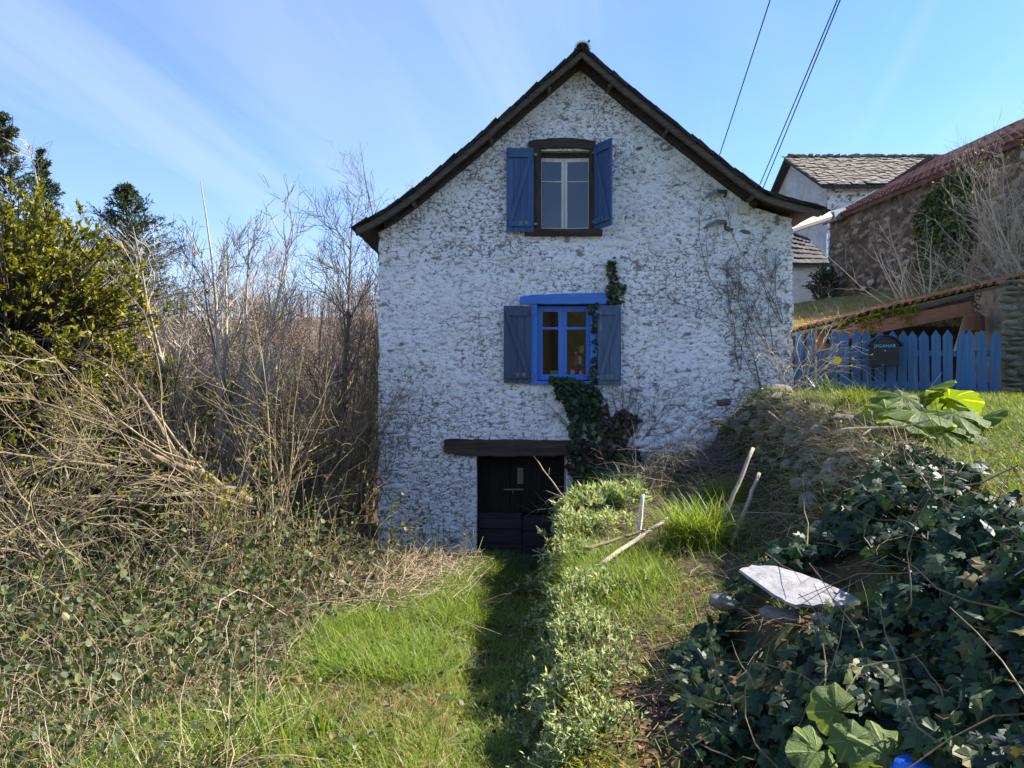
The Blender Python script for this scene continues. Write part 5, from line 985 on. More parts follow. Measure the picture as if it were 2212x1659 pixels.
def bankg(g, n): y = g.uniform(5.8, 11.3, n); return xf(y) + g.random(n) ** .7 * (xt(y) + .1 - xf(y)), y
grass('bank_grass', ['grass_fresh'], 8000, bankg, (.07, .22), .007, (.8, 1.9), 85, lambda x, y: sstep(.40, .55, fbm(x * 2.6, y * 2.6, 92, 3)))
def crestg(g, n): y = g.uniform(4.0, 11, n); return xt(y) + g.normal(0, .15, n), y
grass('crest_grass', ['grass_lawn'], 7000, crestg, (.05, .15), .006, (.4, 1.5), 83, lambda x, y: sstep(.38, .52, fbm(x * 2.6, y * 2.6, 84, 3)))

def tuft(nm, label, cat, c, r, n, h, w, bend, mat, seed, group=None, tall=1.0):
    g = np.random.default_rng(seed); c = np.array(c, float); t = thing(nm, label, cat, c, group); pos = c + g.normal(size=(n, 3)) * np.array([r, r, 0]); pos[:, 2] = gz(pos[:, 0], pos[:, 1]) - .01
    V, F = grass_np(pos, h * g.uniform(.55, 1.15, n), w * g.uniform(.7, 1.3, n), g.uniform(*bend, n), g); mb = MB(); mb.addnp(V, F, 0, np.repeat(g.random(n), 7)); mb.build('blades', [mat], t, kind='stuff'); return t
c = P(1498, 1200, 7.0); tuft('grass_clump', 'big bright yellow-green grass clump at the front edge of the soil bed', 'grass clump', G3(c[0], 7.0), .13, 850, .56, .009, (.4, 1.5), 'grass_fresh', 91)
c = P(1835, 860, 8.5); tuft('grass_clump', 'yellow-green grass tuft on the terrace edge in front of the picket fence', 'grass clump', G3(c[0] + .03, 8.5), .16, 420, .36, .010, (.4, 1.4), 'grass_lawn', 92)
c = P(1565, 1130, 8.6); tuft('grass_clump', 'small grass tuft between the two leaning poles', 'grass clump', G3(c[0], 8.6), .11, 300, .36, .009, (.3, 1.2), 'grass_lawn', 93)
c = P(1780, 810, 10.2); d_ = tuft('daffodil', 'daffodil leaves with one yellow flower at the foot of the fence', 'flower', G3(c[0], 10.2), .08, 60, .40, .016, (.2, .8), 'strap_leaf', 94)
fl = P(1808, 778, 10.1); m = MB(); m.tube([G3(fl[0] - .02, 10.15), fl], .005, 5); m.build('stem', ['green_stem'], d_); p = Plant(); a_ = np.linspace(0, 2 * np.pi, 7)[:-1]; dd = np.stack([np.cos(a_), -.3 + 0 * a_, np.sin(a_)], -1); p.leaves(np.repeat(fl[None], 6, 0), dd, np.tile([0, -1.0, 0], (6, 1)), .06, ROUND); p.build('petals', ['daffodil'], d_)
c = P(1345, 1040, 11.1); tuft('strap_leaved_plant', 'blue-green strap-leaved clump at the foot of the white wall', 'plant', G3(c[0], 11.1), .34, 330, .42, .028, (.5, 1.5), 'strap_leaf', 95)
c = P(1445, 1020, 11.3); tuft('strap_leaved_plant', 'low green plant in the shade right of the blue-green clump', 'plant', G3(c[0] + .1, 11.3), .30, 200, .22, .020, (.6, 1.6), 'strap_leaf', 96)
c = P(1545, 1500, 3.75); tuft('iris_plant', 'few broad green iris blades at the foot of the ivy wall', 'plant', G3(c[0], 3.75), .035, 7, .32, .034, (.35, .8), 'strap_leaf', 97)
c = P(655, 1560, 3.3); tuft('iris_plant', 'pale green iris blades beside the grass path at lower left', 'plant', G3(c[0], 3.6), .03, 9, .34, .022, (.1, .5), 'grass_lawn', 98)
c = P(1090, 1190, 11.0); tuft('grass_clump', 'dark green weeds in the shade before the cellar door', 'weeds', G3(c[0], 11.0), .30, 800, .16, .014, (.5, 1.6), 'strap_leaf', 99)

# silver-leaved plants along the bank edge
def silver(c, r, n, size, seed, label, L=.16):
    g = np.random.default_rng(seed); t = thing('silver_leaf_plant', label, 'plant', c, 'silver-leaved plants along the bank'); k = n
    pos = c + g.normal(size=(k, 3)) * np.array([r, r, 0]); pos[:, 2] = gz(pos[:, 0], pos[:, 1]); P0, R0 = stems(pos, rdir(k, g) * .7 + UPV, L * g.uniform(.5, 1.3, k), 4, .1, .02, .003, .002, g); p = Plant(); p.tubes(P0, R0, 3, 1)
    N = k * 13; a, d = along(P0, N, .35, 1, g); dd = norm(d * .6 + g.normal(size=d.shape) * .7 + UPV * .15); p.leaves(a, dd, UPV + g.normal(size=dd.shape) * .4, size * g.uniform(.6, 1.3, N), LONG, 0, 1.25); p.build('foliage', ['silver_leaf', 'green_stem'], t, kind='stuff')
SLB = 'silvery green leafy plant in the mat along the sunlit edge of the bank'
for k, (u, v, Y, r, n, s_) in enumerate(((1270, 1130, 9.6, .22, 75, .12), (1215, 1150, 9.3, .18, 55, .11), (1330, 1120, 9.4, .20, 55, .11), (1230, 1230, 8.4, .16, 60, .075), (1290, 1240, 8.0, .18, 60, .075), (1225, 1310, 7.0, .16, 80, .06), (1215, 1390, 5.7, .15, 95, .05), (1270, 1390, 5.6, .15, 95, .05), (1200, 1460, 4.8, .12, 110, .042), (1262, 1470, 4.7, .13, 110, .042), (1195, 1530, 4.1, .11, 110, .036), (1260, 1540, 4.0, .11, 120, .036), (1190, 1640, 3.35, .10, 130, .032), (1255, 1620, 3.4, .10, 130, .032))):
    x = P(u, v, Y)[0]; silver(G3(max(x, float(xb(Y)) + .16), Y), r, n, s_, 110 + k, ('silvery plant on the %s side of the bank, %s row from cellar door' % (('path', 'bed')[(k - 3) % 2], ORD[1 + (k - 3) // 2] if k != 5 else 'third')) if k > 2 else ('large silvery woolly-leaved plant at the top of the bank beside the cellar door', 'silvery woolly-leaved plant leaning out over the path before the cellar door', 'silvery woolly-leaved plant around the white stake')[k], .10 + .012 * Y)
g = np.random.default_rng(130)
p = Plant(); n = 12000; y = 2.9 + 7.6 * g.random(n); x = xb(y) + .14 + np.abs(g.normal(0, .14, n)); k = fbm(x * 3, y * 3, 131, 3) > .47; x, y = x[k], y[k]; n = len(x); p.leaves(np.stack([x, y, gz(x, y) + .01 + .09 * g.random(n)], -1), rdir(n, g) * np.array([1, 1, .4]) + UPV * .4, UPV + g.normal(size=(n, 3)) * .5, g.uniform(.012, .032, n), SIMPLE); tag(p.build('moss', ['moss_leaf']), kind='stuff')

g = np.random.default_rng(135); n = 7500; y = g.uniform(5.2, 11.4, n); t_ = g.uniform(.02, 1.02, n); x = xf(y) + t_ * (xt(y) - xf(y)); k = fbm(x * 2.4, y * 2.4, 136, 3) > .42; x, y = x[k], y[k]; n = len(x)
p = Plant(); p.leaves(np.stack([x, y, gz(x, y) + .02 + .07 * g.random(n)], -1), rdir(n, g) + np.array([-.3, -.3, -.2]), np.array([-.4, -.5, .8]) + g.normal(size=(n, 3)) * .5, g.uniform(.025, .06, n), ROUND); q0_ = rdir(420, g); xx = g.uniform(0, 1, 420); yy = g.uniform(5.5, 11.2, 420); bx_ = xf(yy) + xx * (xt(yy) - xf(yy)); P0, R0 = stems(np.stack([bx_, yy, gz(bx_, yy) + .03], -1), q0_ + np.array([-.3, -.3, .1]), g.uniform(.2, .6, 420), 7, .18, 0, .0035, .0015, g, .05); p.tubes(P0, R0, 3, 1)
tag(p.build('bank_weeds', ['bramble_leaf', 'grey_bark']), kind='stuff')
# ivy over the terrace wall: the leaves that show largest are single parts
g = np.random.default_rng(140); ivy = thing('ivy', 'dark glossy ivy covering the terrace wall in the right foreground', 'ivy', (1.9, 3.6, .6))
def ivy_pts(n, g):
    y = 1.45 + 6.7 * g.random(n) ** 1.5; t_ = g.random(n); x = xf(y) - .12 - .24 * (y > 3.0) * (y < 4.5) + t_ * (xt(y) - xf(y) + .30); k = fbm(x * 2.6, y * 2.6, 141, 3) + .10 * sstep(6.8, 3.5, y) > np.interp(y, [0, 5, 6.2, 7.5, 9], [.39, .42, .54, .64, .9]); k &= y < 3.95 + 2.0 * t_ + .5 * (fbm(x * 3, y * 3, 143) - .5); x, y = x[k], y[k]; k = ~((y < 2.58) & (x < 1.27)) & ~((np.abs(x - 1.50) < .42) & (y > 3.32) & (y < 4.25) & ((gz(x, y) > .33) | (y > 3.75))); x, y = x[k], y[k]; e = .03
    nx_ = -(gz(x + e, y) - gz(x - e, y)) / (2 * e); ny_ = -(gz(x, y + e) - gz(x, y - e)) / (2 * e); N_ = norm(np.stack([nx_, ny_, np.ones(len(x))], -1)); off = g.uniform(.0, .12, len(x)) + .09 * fbm(x * 4, y * 4, 142, 3); return np.stack([x, y, gz(x, y)], -1) + N_ * off[:, None], N_
pos, N_ = ivy_pts(21000, g); n = len(pos); down = norm(np.array([-.35, -.5, -.9]) + N_ * .1 + g.normal(size=(n, 3)) * .7); nr_ = norm(N_ * .8 + np.array([-.25, -.5, .45]) + g.normal(size=(n, 3)) * .45); size = g.uniform(.032, .092, n) * (.8 + .45 * fbm(pos[:, 0] * 2, pos[:, 1] * 2, 144, 2))
dist = np.linalg.norm(pos - np.array([0, 0, EYE]), axis=1); px = size / dist; vis = (pos[:, 1] > 1.9) & (np.abs(pos[:, 0] / pos[:, 1]) < .655) & ((EYE - pos[:, 2]) / pos[:, 1] < .49)
fr = np.sum(pos * 0 + (pos - np.stack([pos[:, 0], pos[:, 1], gz(pos[:, 0], pos[:, 1])], -1)) * N_, 1); order = np.argsort(-(px * vis * (fr > .12))); big = order[:300]; rest = np.setdiff1d(np.arange(n), big)
p = Plant(); p.leaves(pos[rest], down[rest], nr_[rest], size[rest], IVY); n2 = 420; b_, Nb = ivy_pts(1500, g); b_ = b_[:n2]; P0, R0 = stems(b_, rdir(len(b_), g) + np.array([0, -.2, -.4]), g.uniform(.25, .8, len(b_)), 7, .2, 0, .004, .0015, g); p.tubes(P0, R0, 3, 1); f_ = p.build('foliage', ['ivy_leaf', 'tan_twig'], ivy, kind='stuff')
IV = []
for s in range(12):
    V0 = IVY[0] * np.array([1, g.uniform(.85, 1.15), 1]) + g.normal(size=IVY[0].shape) * .03; IV.append(mesh_np('leaf', V0, [IVY[1]], ['ivy_leaf'], [0], {'rnd': np.full(len(V0), s / 11)}))
for k in big:
    d = norm(down[k]); b = norm(np.cross(nr_[k], d)); nn = np.cross(d, b); M_ = Matrix(np.stack([d, b, nn], 1).tolist()); link('leaf', IV[int(g.integers(12))], ivy, pos[k], M_.to_euler(), (size[k] * 1.05,) * 3)
# ivy on the facade round the lower window
g = np.random.default_rng(150); iv2 = thing('ivy', 'ivy climbing the white house wall around the blue lower window', 'ivy', P(1290, 1000, FY - .05))
def poly_pts(poly, n, g):
    poly = np.array(poly, float); lo, hi = poly.min(0), poly.max(0); q_ = g.uniform(lo, hi, (n * 4, 2)); x, y = q_.T; ins = np.zeros(len(x), bool); j = len(poly) - 1
    for i_ in range(len(poly)):
        xi, yi = poly[i_]; xj, yj = poly[j]; ins ^= ((yi > y) != (yj > y)) & (x < (xj - xi) * (y - yi) / (yj - yi + 1e-9) + xi); j = i_
    return q_[ins][:n]
p = Plant()
for poly, n, m_, off in (([(1187, 812), (1222, 815), (1290, 835), (1302, 862), (1296, 905), (1262, 880), (1248, 950), (1232, 945), (1228, 890), (1205, 860)], 620, 0, .14), ([(1262, 880), (1300, 900), (1285, 950), (1265, 940)], 90, 0, .08), ([(1310, 560), (1326, 556), (1330, 600), (1352, 625), (1340, 655), (1312, 658)], 110, 0, .07), ([(1268, 655), (1291, 650), (1290, 825), (1272, 825), (1281, 720)], 90, 0, .05), ([(1228, 945), (1300, 955), (1375, 965), (1385, 1000), (1340, 1030), (1240, 1050), (1222, 1000)], 520, 2, .20), ([(1228, 945), (1300, 955), (1385, 985), (1370, 1005), (1240, 1010)], 200, 0, .22), ([(1288, 880), (1310, 870), (1325, 955), (1300, 955)], 120, 2, .09), ([(1320, 900), (1345, 880), (1385, 905), (1350, 960), (1325, 955)], 150, 2, .08)):
    q_ = poly_pts(poly, n, g); k = len(q_); a = np.stack([(q_[:, 0] - 1106) * K, FY - .03 - g.random(k) * off, EYE - (q_[:, 1] - 829.5) * K], -1); p.leaves(a, rdir(k, g) * np.array([1, .4, .6]) + np.array([0, -.2, -.7]), np.array([0, -1.0, .35]) + g.normal(size=(k, 3)) * .45, g.uniform(.045, .085, k), IVY, m_)
p.build('foliage', ['ivy_leaf', 'vine_bark', 'dead_ivy'], iv2)
def wallvine(t, starts, n, L, seed, b=(4, 3), r0=.008, spread=.35, mat='vine_bark', upb=.03):
    g = np.random.default_rng(seed); k = len(starts) * n; pos = np.repeat(np.array([P(u, v, FY - .05) for u, v, _, _ in starts]), n, 0); d = np.repeat(np.array([[a, 0, b_] for _, _, a, b_ in starts], float), n, 0) + g.normal(size=(k, 3)) * spread; d[:, 1] = 0
    P0, R0 = stems(pos, d, L * g.uniform(.55, 1.1, k), 12, .16, upb, r0, .003, g); p = Plant()
    P1, R1 = branches(P0, R0, b[0], .15, .97, L * .38, 42, upb, 7, .2, .6, .3, None, g, .0035); P2, R2 = branches(P1, R1, b[1], .1, 1, L * .13, 48, 0, 5, .25, .8, .4, None, g, .0028)
    for Pt, Rr in ((P0, R0), (P1, R1), (P2, R2)):
        Pt[..., 1] = FY - .030 - .018 * (.5 + .5 * np.sin(Pt[..., 0] * 23 + Pt[..., 2] * 17)); kk = (Pt[..., 0] < X1).all(1) & (Pt[..., 2] < roofz(Pt[..., 0]) - .25).all(1); 
        if kk.any(): p.tubes(Pt[kk], Rr[kk], 3)
    p.build('stem', [mat], t)
wallvine(iv2, [(1300, 1000, -.2, 1), (1340, 1000, .25, 1), (1365, 990, .45, 1), (1275, 1000, -.35, 1)], 2, 1.35, 151, (5, 4))
cv = thing('climbing_vine', 'bare leafless creeper spread over the right side of the white wall', 'vine', P(1650, 850, FY - .05))
wallvine(cv, [(1650, 850, -.35, 1), (1600, 800, -.1, 1), (1670, 760, -.5, 1), (1560, 640, -.05, 1), (1690, 700, -.35, 1)], 3, 2.2, 152, (5, 4), .007, .25)
cv2 = thing('climbing_vine', 'thin dark creeper on the lower left edge of the white wall', 'vine', P(835, 1010, FY - .05)); wallvine(cv2, [(835, 1020, .05, 1)], 4, 1.5, 153, (4, 3), .004, .12)
cv3 = thing('climbing_vine', 'bare creeper twigs right of the lower blue shutter', 'vine', P(1350, 960, FY - .05)); wallvine(cv3, [(1345, 970, .1, 1), (1365, 960, .35, 1)], 3, 1.05, 154, (7, 4), .006, .18)

# ivy patch and fig-like branches on the barn
g = np.random.default_rng(160); iv3 = thing('ivy', 'green ivy patch growing up the brown barn wall', 'ivy', (9.6, 16.5, 3.0)); q_ = poly_pts([(1985, 465), (2010, 425), (2060, 385), (2115, 372), (2100, 440), (2110, 520), (2080, 600), (2030, 640), (1995, 590)], 4200, g)
def on_barn(u, v, off): 
    dv = (u - 1106) / FPX; s_ = (A[0] * dB[1] - A[1] * dB[0]) / (dv * dB[1] - dB[0]); return np.stack([dv * s_ + nB[0] * off, s_ + nB[1] * off, EYE - (v - 829.5) / FPX * s_], -1)
a = on_barn(q_[:, 0], q_[:, 1], .06 + .12 * g.random(len(q_))); k = len(a); p = Plant(); p.leaves(a, rdir(k, g) + np.array([0, 0, -.6]), np.array([-1.0, -.5, .4]) + g.normal(size=(k, 3)) * .5, g.uniform(.06, .12, k), ROUND); p.build('foliage', ['bramble_leaf'], iv3)
m = MB(); m.tube([(9.75, 16.2, 1.6), (9.68, 16.4, 3.0), (9.62, 16.6, 4.6)], [.03, .02, .008], 5); m.build('stem', ['grey_bark'], iv3)
bare_shrub('pale bare fig tree with upcurved branches over the shed roof', P(1990, 690, 13.8), 9, 2.0, 161, 'pale_bark', (-.75, -.1, .5), .4, None, (3, 2), .024, 0, 'tree', 'bare_tree', 'pale bare branches before the barn', .08, .42, .10)
bare_shrub('mass of pale bare branches in front of the barn at the right edge', P(2230, 640, 13.2), 20, 2.7, 162, 'pale_bark', (-.4, 0, .7), .5, None, (7, 5), .014, 500, 'shrub', 'bare_shrub', 'pale bare branches before the barn', .09, .42, .07)
bare_shrub('twiggy bush spilling over the back edge of the mossy shed roof', P(2100, 650, 14.5), 22, 1.5, 163, 'pale_bark', (-.3, -.1, .5), .7, None, (6, 4), .009, 600, 'shrub', 'bare_shrub', 'pale bare branches before the barn', .1, .4, .05)
bare_shrub('pale tangled bare shrub at the house corner before the fence', G3(4.05, 11.0) + (0, 0, .05), 15, 1.5, 164, 'pale_bark', (.15, -.1, .8), .45, .03, (6, 3), .010, 60, 'shrub', 'bare_shrub', None, .16)
# dry moss and grass on the shed roof
g = np.random.default_rng(165); n = 7000; s_, t_ = g.random(n), g.random(n) ** 1.5; a = rq(s_[:, None], t_[:, None]) + np.array([0, 0, .03]); V, F = grass_np(a, g.uniform(.04, .13, n), .010 * g.uniform(.6, 1.3, n), g.uniform(.3, 1.6, n), g); mb = MB(); mb.addnp(V, F, 0, np.repeat(g.random(n), 7)); mb.build('roof_grass', ['grass_dry'], shed, kind='stuff')
n = 1500; s_ = g.uniform(.22, .55, n); a = rq(s_[:, None], .0 * s_[:, None]) + np.stack([g.normal(0, .03, n), -.05 - .06 * g.random(n), -.16 * g.random(n) ** 1.5 * (1 + np.sin(s_ * 40))], -1); p = Plant(); p.leaves(a, rdir(n, g) + UPV * -.8, rdir(n, g), g.uniform(.03, .07, n), SIMPLE); p.build('hanging_moss', ['moss_leaf'], shed, kind='stuff')

# broad-leaved plant on the terrace and mallow at the bottom
def disc(seed, lob=9, amp=.05, cup=.26, n=46, rings=5):
    g = np.random.default_rng(seed); a = np.linspace(R(12), R(348), n); V = [(0, 0, 0)]; F3 = []; F4 = []
    for r_ in range(1, rings + 1):
        q_ = r_ / rings
        for t_ in a: rad = q_ * (1 + amp * math.cos(lob * t_) * q_ + .04 * g.normal() * (r_ == rings)) * (1 - .10 * math.cos(t_)); V.append((rad * math.cos(t_), rad * math.sin(t_), -cup * q_ ** 2 + .045 * math.cos(lob * t_) * q_ ** 1.5 + .03 * math.cos(3 * t_ + seed) * q_ ** 2 + .015 * g.normal()))
    for k in range(n - 1):
        F3.append((0, 1 + k, 2 + k))
        for r_ in range(rings - 1): o_ = 1 + r_ * n + k; F4.append((o_, o_ + n, o_ + n + 1, o_ + 1))
    return np.array(V), [np.array(F3), np.array(F4)]
def broad(label, c, leaves, mat, name, seed, cat='plant'):
    g = np.random.default_rng(seed); t = thing(name, label, cat, c)
    for k, (u, v, Y, r_, tx, ty) in enumerate(leaves):
        r_ *= 1.12 if mat == 'big_leaf' else 1.0; V, F = disc(seed + k, 9 if mat == 'big_leaf' else 7, .05 if mat == 'big_leaf' else .07); me = mesh_np('leaf', V, F, [mat], [0, 0], {'rnd': np.full(len(V), g.random())}, True); p_ = P(u, v, Y); link('leaf', me, t, p_, (tx, ty, g.uniform(0, 6.28)), (r_,) * 3)
        b_ = np.array([c[0] + g.normal() * .04, c[1] + g.normal() * .04, c[2]]); m = MB(); m.tube([b_, (b_ + p_) / 2 + (0, 0, .05), p_ + (0, 0, -.01)], [.012, .010, .007] if mat == 'big_leaf' else [.004, .0035, .003], 5); m.build('leaf_stalk', ['green_stem'], t)
c = P(2010, 930, 7.0); broad('big round-leaved plant glowing yellow-green in front of the picket fence', G3(c[0], 7.1), [(1915, 885, 6.9, .20, .55, -.3), (1950, 858, 7.3, .22, .45, .0), (2000, 845, 7.5, .24, .60, .1), (2050, 862, 7.4, .24, .55, .25), (2095, 885, 7.2, .22, .5, .4), (2120, 905, 7.0, .18, .4, .5), (1985, 890, 6.7, .26, .15, -.05), (2060, 895, 6.7, .27, .25, .2), (1955, 915, 6.5, .20, .3, -.2), (2030, 930, 6.5, .22, .45, .05), (2100, 928, 6.6, .19, .4, .3), (1925, 908, 6.9, .17, .5, -.4), (1975, 940, 6.6, .16, .6, 0.), (1905, 900, 7.0, .12, .6, -.6), (2070, 945, 6.6, .15, .7, .2)], 'big_leaf', 'broad_leaved_plant', 170)
c = P(1850, 1659, 2.45); broad('light green scallop-leaved mallow at the bottom of the ivy wall', np.array([c[0], 2.5, float(gz(c[0], 2.5))]), [(1765, 1625, 2.42, .085, .95, -.2), (1838, 1600, 2.42, .066, .85, .1), (1915, 1632, 2.38, .098, .95, .1), (1806, 1535, 2.50, .078, 1.25, .3), (1862, 1655, 2.36, .05, .9, 0), (1995, 1645, 2.34, .034, 1.0, 0), (1808, 1580, 2.54, .045, .9, .2)], 'mallow_leaf', 'mallow_plant', 190)
# fern
def fern(label, c, n, L, seed):
    g = np.random.default_rng(seed); t = thing('fern', label, 'fern', c); a = g.uniform(-2.6, .3, n); P0, R0 = stems(np.repeat(np.array(c)[None], n, 0), np.stack([np.cos(a), np.sin(a), .7 + 0 * a], -1), L * g.uniform(.7, 1.1, n), 12, .03, 0, .004, .001, g, .03); p = Plant(); p.tubes(P0, R0, 3, 1)
    for j in range(2, 12):
        pos = P0[:, j]; tan = norm(P0[:, j] - P0[:, j - 1]); sd = norm(np.cross(tan, UPV)); ll = L * .32 * (1 - (j / 12.5)) + .02
        for sgn in (-1, 1): p.leaves(pos, sd * sgn + tan * .35 + UPV * -.1, np.tile(UPV, (n, 1)) + tan * .1, ll, LONG, 0, .8)
    p.build('fronds', ['strap_leaf', 'green_stem'], t, kind='stuff')
c = P(1820, 1140, 5.9); fern('small green fern on the bank above the stone slab', np.array([c[0], 5.9, float(gz(c[0], 5.9)) + .03]), 9, .36, 200)
c = P(1570, 950, 10.2); fern('dark fern in the shade at the foot of the terrace bank', np.array([c[0], 10.2, float(gz(c[0], 10.2)) + .03]), 9, .5, 201)

# ------------------------------------------------------------------ stones, slab, sticks, tub
sl_ = P(1722, 1272, 3.8); slab = thing('stone_slab', 'flat pale grey slate slab lying on the end of the ivy wall', 'stone slab', sl_)
o_ = [(-.235, .10), (-.16, .135), (-.02, .115), (.10, .06), (.20, -.01), (.275, -.075), (.20, -.10), (.06, -.105), (-.08, -.10), (-.15, -.03)]
g = np.random.default_rng(9); oo = np.array(o_ + [o_[0]]); q_ = np.linspace(0, len(o_), 34)[:-1]; o_ = [tuple(np.array([np.interp(a_, range(len(oo)), oo[:, 0]), np.interp(a_, range(len(oo)), oo[:, 1])]) + g.normal(size=2) * .0045) for a_ in q_]; m = MB(); n_ = len(o_); Mr = np.array(Euler((.30, .02, 0)).to_matrix()); V = np.array([(x, y * 1.5, .012) for x, y in o_] + [(x * 1.01, y * 1.5 * 1.01, -.006 + .006 * g.random()) for x, y in o_] + [(x * .6, y * .9, .0135 + .0007 * g.normal()) for x, y in o_] + [(0, 0, .014)]) * np.array([1.02, 1.0, 1.0]) 
F = [tuple(range(2 * n_ - 1, n_ - 1, -1))] + [(i_, i_ + n_, (i_ + 1) % n_ + n_, (i_ + 1) % n_)[::-1] for i_ in range(n_)] + [(i_, (i_ + 1) % n_, (i_ + 1) % n_ + 2 * n_, i_ + 2 * n_) for i_ in range(n_)] + [(i_ + 2 * n_, (i_ + 1) % n_ + 2 * n_, 3 * n_) for i_ in range(n_)]
m.add(V @ Mr.T + sl_, F); m.build('slab', ['slab_stone'], slab)
tw = thing('terrace_wall', 'low overgrown dry stone wall holding up the terrace under the ivy', 'wall', (2.0, 4.5, .6))
g = np.random.default_rng(11)
BRN = [mesh_np('stone', *(lambda VF: (VF[0], VF[1]))(dome(120 + s, 8)), ['brown_stone'], [0, 0], {'bare': np.zeros(17)}, True) for s in range(3)]
for k, (u, v, Y, w, h, me) in enumerate(((1782, 1388, 3.45, .115, .04, BRN[0]), (1590, 1480, 3.5, .06, .04, BRN[2]), (1690, 1330, 3.75, .12, .04, SCH[1]), (1790, 1340, 3.6, .11, .035, SCH[2]), (1560, 1300, 4.3, .10, .05, SCH[3]))): link('stone', me, tw, P(u, v, Y), (0, .06, -.5), (w, .07, h))
for k in range(46):                                       # flat stones along the top edge
    y = 2.6 + 8.0 * (k / 45) + g.uniform(-.06, .06); x = float(xt(y)) + g.uniform(-.16, .08); w = g.uniform(.10, .24); link('stone', SCH[int(g.integers(8))], tw, (x, y, float(gz(x, y)) + g.uniform(-.01, .025)), (R(-90) + g.uniform(-.25, .25), g.uniform(-.2, .2), g.uniform(0, 3)), (w, g.uniform(.03, .06), w * g.uniform(.5, .8)))
for u, v, Y, w in ((1700, 878, 9.4, .30), (1768, 905, 8.4, .22), (1960, 985, 5.2, .26), (1990, 968, 5.4, .2), (1905, 985, 5.3, .14), (1690, 860, 10, .2)): x = P(u, v, Y); link('stone', SCH[int(w * 100) % 8], tw, (x[0], Y, float(gz(x[0], Y)) + .04), (R(-80), .1, .4), (w, .06, w * .6))
for k in range(120):                                      # stones showing through the bank face
    y = g.uniform(4.6, 11); t_ = g.uniform(.15, .95); x = float(xf(y) + t_ * (xt(y) - xf(y))); w = g.uniform(.06, .21); link('stone', SCH[int(g.integers(8))], tw, (x, y, float(gz(x, y)) + .01), (R(-25), g.uniform(-.3, .3), R(-55) + g.uniform(-.4, .4)), (w, .05, w * .5))
def stick(name, label, pts, r, mat, sides=7, cat='stick', forks=()):
    pts = np.array(pts, float); t = thing(name, label, cat, pts[0]); n = 9; s_ = np.linspace(0, 1, len(pts)); q_ = np.linspace(0, 1, n); c_ = np.stack([np.interp(q_, s_, pts[:, i_]) for i_ in range(3)], -1); g = np.random.default_rng(len(label)); c_[1:-1] += g.normal(size=(n - 2, 3)) * r * (.12 if cat != 'branch' else .4)
    m = MB(); m.tube(c_, np.linspace(r, r * .75, n), sides); m.build('shaft', [mat], t, True)
    for k, (i_, d, L, rr) in enumerate(forks): m = MB(); m.tube([c_[i_], c_[i_] + np.array(d) * L * .5 + (0, 0, .02), c_[i_] + np.array(d) * L], [rr, rr * .8, rr * .5], 5); m.build('fork', [mat], t, True)
def gp(u, v, Y, lift=0.0): q_ = P(u, v, Y); return q_ if lift is None else np.array([q_[0], Y, float(gz(q_[0], Y)) + lift])
stick('pole', 'longer pale pole leaning against the terrace bank', [gp(1542, 1150, 7.2, -.03), P(1627, 968, 7.6)], .024, 'pale_stick', 7, 'pole')
stick('pole', 'shorter yellowish pole leaning on the bank right of the longer pole', [gp(1580, 1152, 6.9, .0), P(1640, 1022, 7.3)], .024, 'pale_stick', 7, 'pole')
stick('stake', 'short white stake standing upright in the bank by the silvery plants', [gp(1376, 1160, 7.55, -.1), P(1388, 1068, 7.6)], .026, 'white_wood', 4, 'stake')
stick('pole', 'long grey pole lying across the soil bed towards the white stake', [P(1292, 1222, 6.1), P(1442, 1120, 6.9)], .022, 'pale_stick', 7, 'pole')
stick('pole', 'brown pole lying under the long grey pole', [P(1262, 1188, 6.6), P(1402, 1142, 7.0)], .017, 'brown_stick', 7, 'pole')
stick('branch', 'thin pale forked branch leaning diagonally before the cellar door', [P(1228, 1085, 10.2), P(1196, 1045, 10.4), P(1153, 985, 10.6)], .010, 'pale_stick', 5, 'branch', [(5, (.1, 0, 1), .12, .005)])
stick('branch', 'reddish twig lying over the bank top beside the cellar door', [P(1320, 1075, 9.8), P(1245, 1085, 9.9), P(1180, 1060, 10.0)], .009, 'brown_stick', 5, 'branch', [(6, (-.9, 0, -.25), .25, .005), (4, (-.5, -.2, -.7), .25, .006)])
stick('branch', 'dead seed stalk hanging over the path edge', [gp(1240, 1200, 8.4, .08), P(1195, 1205, 8.3), P(1150, 1188, 8.2)], .008, 'pale_stick', 5, 'branch', [(4, (-.9, -.1, .1), .25, .007)])
stick('branch', 'long pale dead branch lying on the terrace edge before the big leaves', [P(1800, 935, 6.3), P(1870, 925, 6.3), P(1960, 922, 6.2), P(2010, 905, 6.1)], .014, 'pale_stick', 6, 'branch', [(3, (-.6, -.2, -.5), .3, .009)])
stick('branch', 'dead branch bending down the bank left of the fallen stones', [P(1660, 890, 8.9), P(1700, 920, 8.5), P(1690, 985, 8.1)], .011, 'pale_stick', 5, 'branch', [(4, (.7, 0, .4), .3, .006)])
stick('branch', 'pale curved stem hanging in front of the ivy at lower right', [P(2180, 1325, 2.95), P(2120, 1390, 2.85), P(2085, 1450, 2.8), P(2075, 1590, 2.72)], .0055, 'pale_stick', 5, 'branch', [(2, (.3, 0, .9), .12, .003)])
stick('branch', 'thin arching stem over the ivy at the right edge', [P(1880, 1085, 4.6), P(1990, 1200, 4.1), P(2120, 1190, 3.4), P(2212, 1185, 3.1)], .005, 'pale_stick', 5, 'branch', [(6, (.3, 0, -.9), .3, .003)])
stick('branch', 'bare stem crossing the upper ivy under the terrace edge', [P(1830, 1060, 5.2), P(1960, 1020, 4.6), P(2100, 1055, 4.0), P(2200, 1005, 3.5)], .005, 'brown_stick', 5, 'branch')
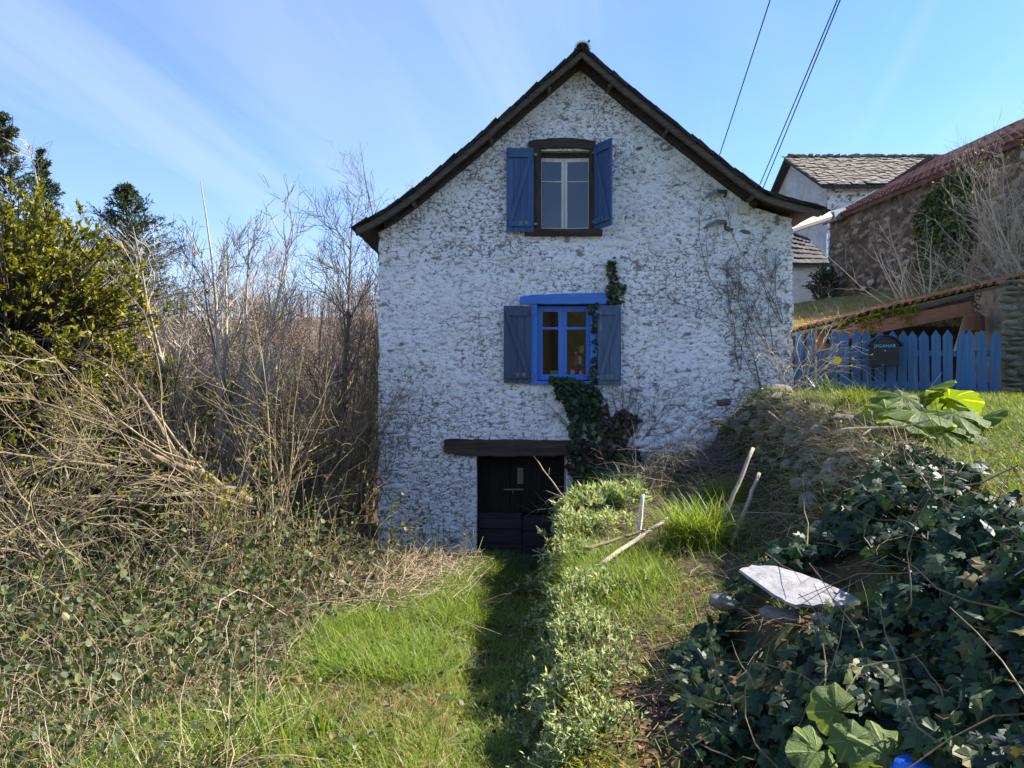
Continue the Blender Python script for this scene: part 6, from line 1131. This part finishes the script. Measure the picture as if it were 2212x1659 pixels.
stick('branch', 'grey dead branch lying at the foot of the ivy wall bottom centre', [gp(1540, 1655, 3.2, .03), gp(1600, 1630, 3.2, .05), P(1668, 1560, 3.05)], .011, 'pale_stick', 6, 'branch', [(4, (.9, 0, .1), .16, .007)])
stick('branch', 'arching bramble cane bowed over the thicket', [gp(455, 1370, 5.4, .0), P(470, 1300, 5.6), P(520, 1270, 5.8), P(620, 1330, 6.0)], .006, 'pale_stick', 5, 'branch')
stick('branch', 'grey dead stick on the ground at the lower left corner', [gp(20, 1600, 3.5, .05), gp(110, 1565, 3.7, .05), gp(180, 1540, 3.9, .06)], .012, 'pale_stick', 5, 'branch')
stick('branch', 'thick brown limb rising out of the thicket towards the left', [P(540, 1085, 8.0), P(420, 1020, 7.9), P(300, 970, 7.8)], .05, 'brown_stick', 7, 'branch', [(5, (-.5, 0, .85), 1.0, .03)])
# dead brush heap under the facade
g = np.random.default_rng(210); n = 260; b_ = np.stack([g.normal(2.35, .5, n), g.normal(10.5, .45, n), 0 * np.arange(n)], -1); b_[:, 2] = gz(b_[:, 0], b_[:, 1]) + g.uniform(0, .1, n); p = Plant(); P0, R0 = stems(b_, rdir(n, g) * np.array([1, 1, .35]) + np.array([0, 0, .2]), g.uniform(.4, 1.1, n), 8, .13, 0, .006, .002, g, .03); p.tubes(P0, R0, 4); P1, R1 = branches(P0, R0, 4, .1, 1, .4, 45, 0, 5, .16, .7, .3, None, g, .002); p.tubes(P1, R1, 3)
hp = thing('brush_heap', 'tangle of dead grey-brown brush at the foot of the white wall', 'brush heap', (2.35, 10.5, .4)); p.build('twigs', ['grey_bark'], hp)
# blue plastic tub cut by the bottom edge
c = P(2000, 1668, 2.3); tub = thing('plastic_tub', 'bright blue plastic tub half hidden under the ivy at the bottom edge', 'tub', c); m = MB(); a_ = np.linspace(0, 2 * np.pi, 22)
m.tube([c + (0, 0, -.14), c + (0, 0, -.02), c + (0, 0, .015)], [.075, .092, .085], 20); m.build('body', ['plastic_blue'], tub, True); m = MB(); m.tube([c + (.094 * math.cos(t_), .094 * math.sin(t_), -.015) for t_ in a_], .006, 6); m.build('rim', ['plastic_blue'], tub, True)
for o in list(bpy.data.objects):
    if o.type == 'CURVE': bpy.data.objects.remove(o)
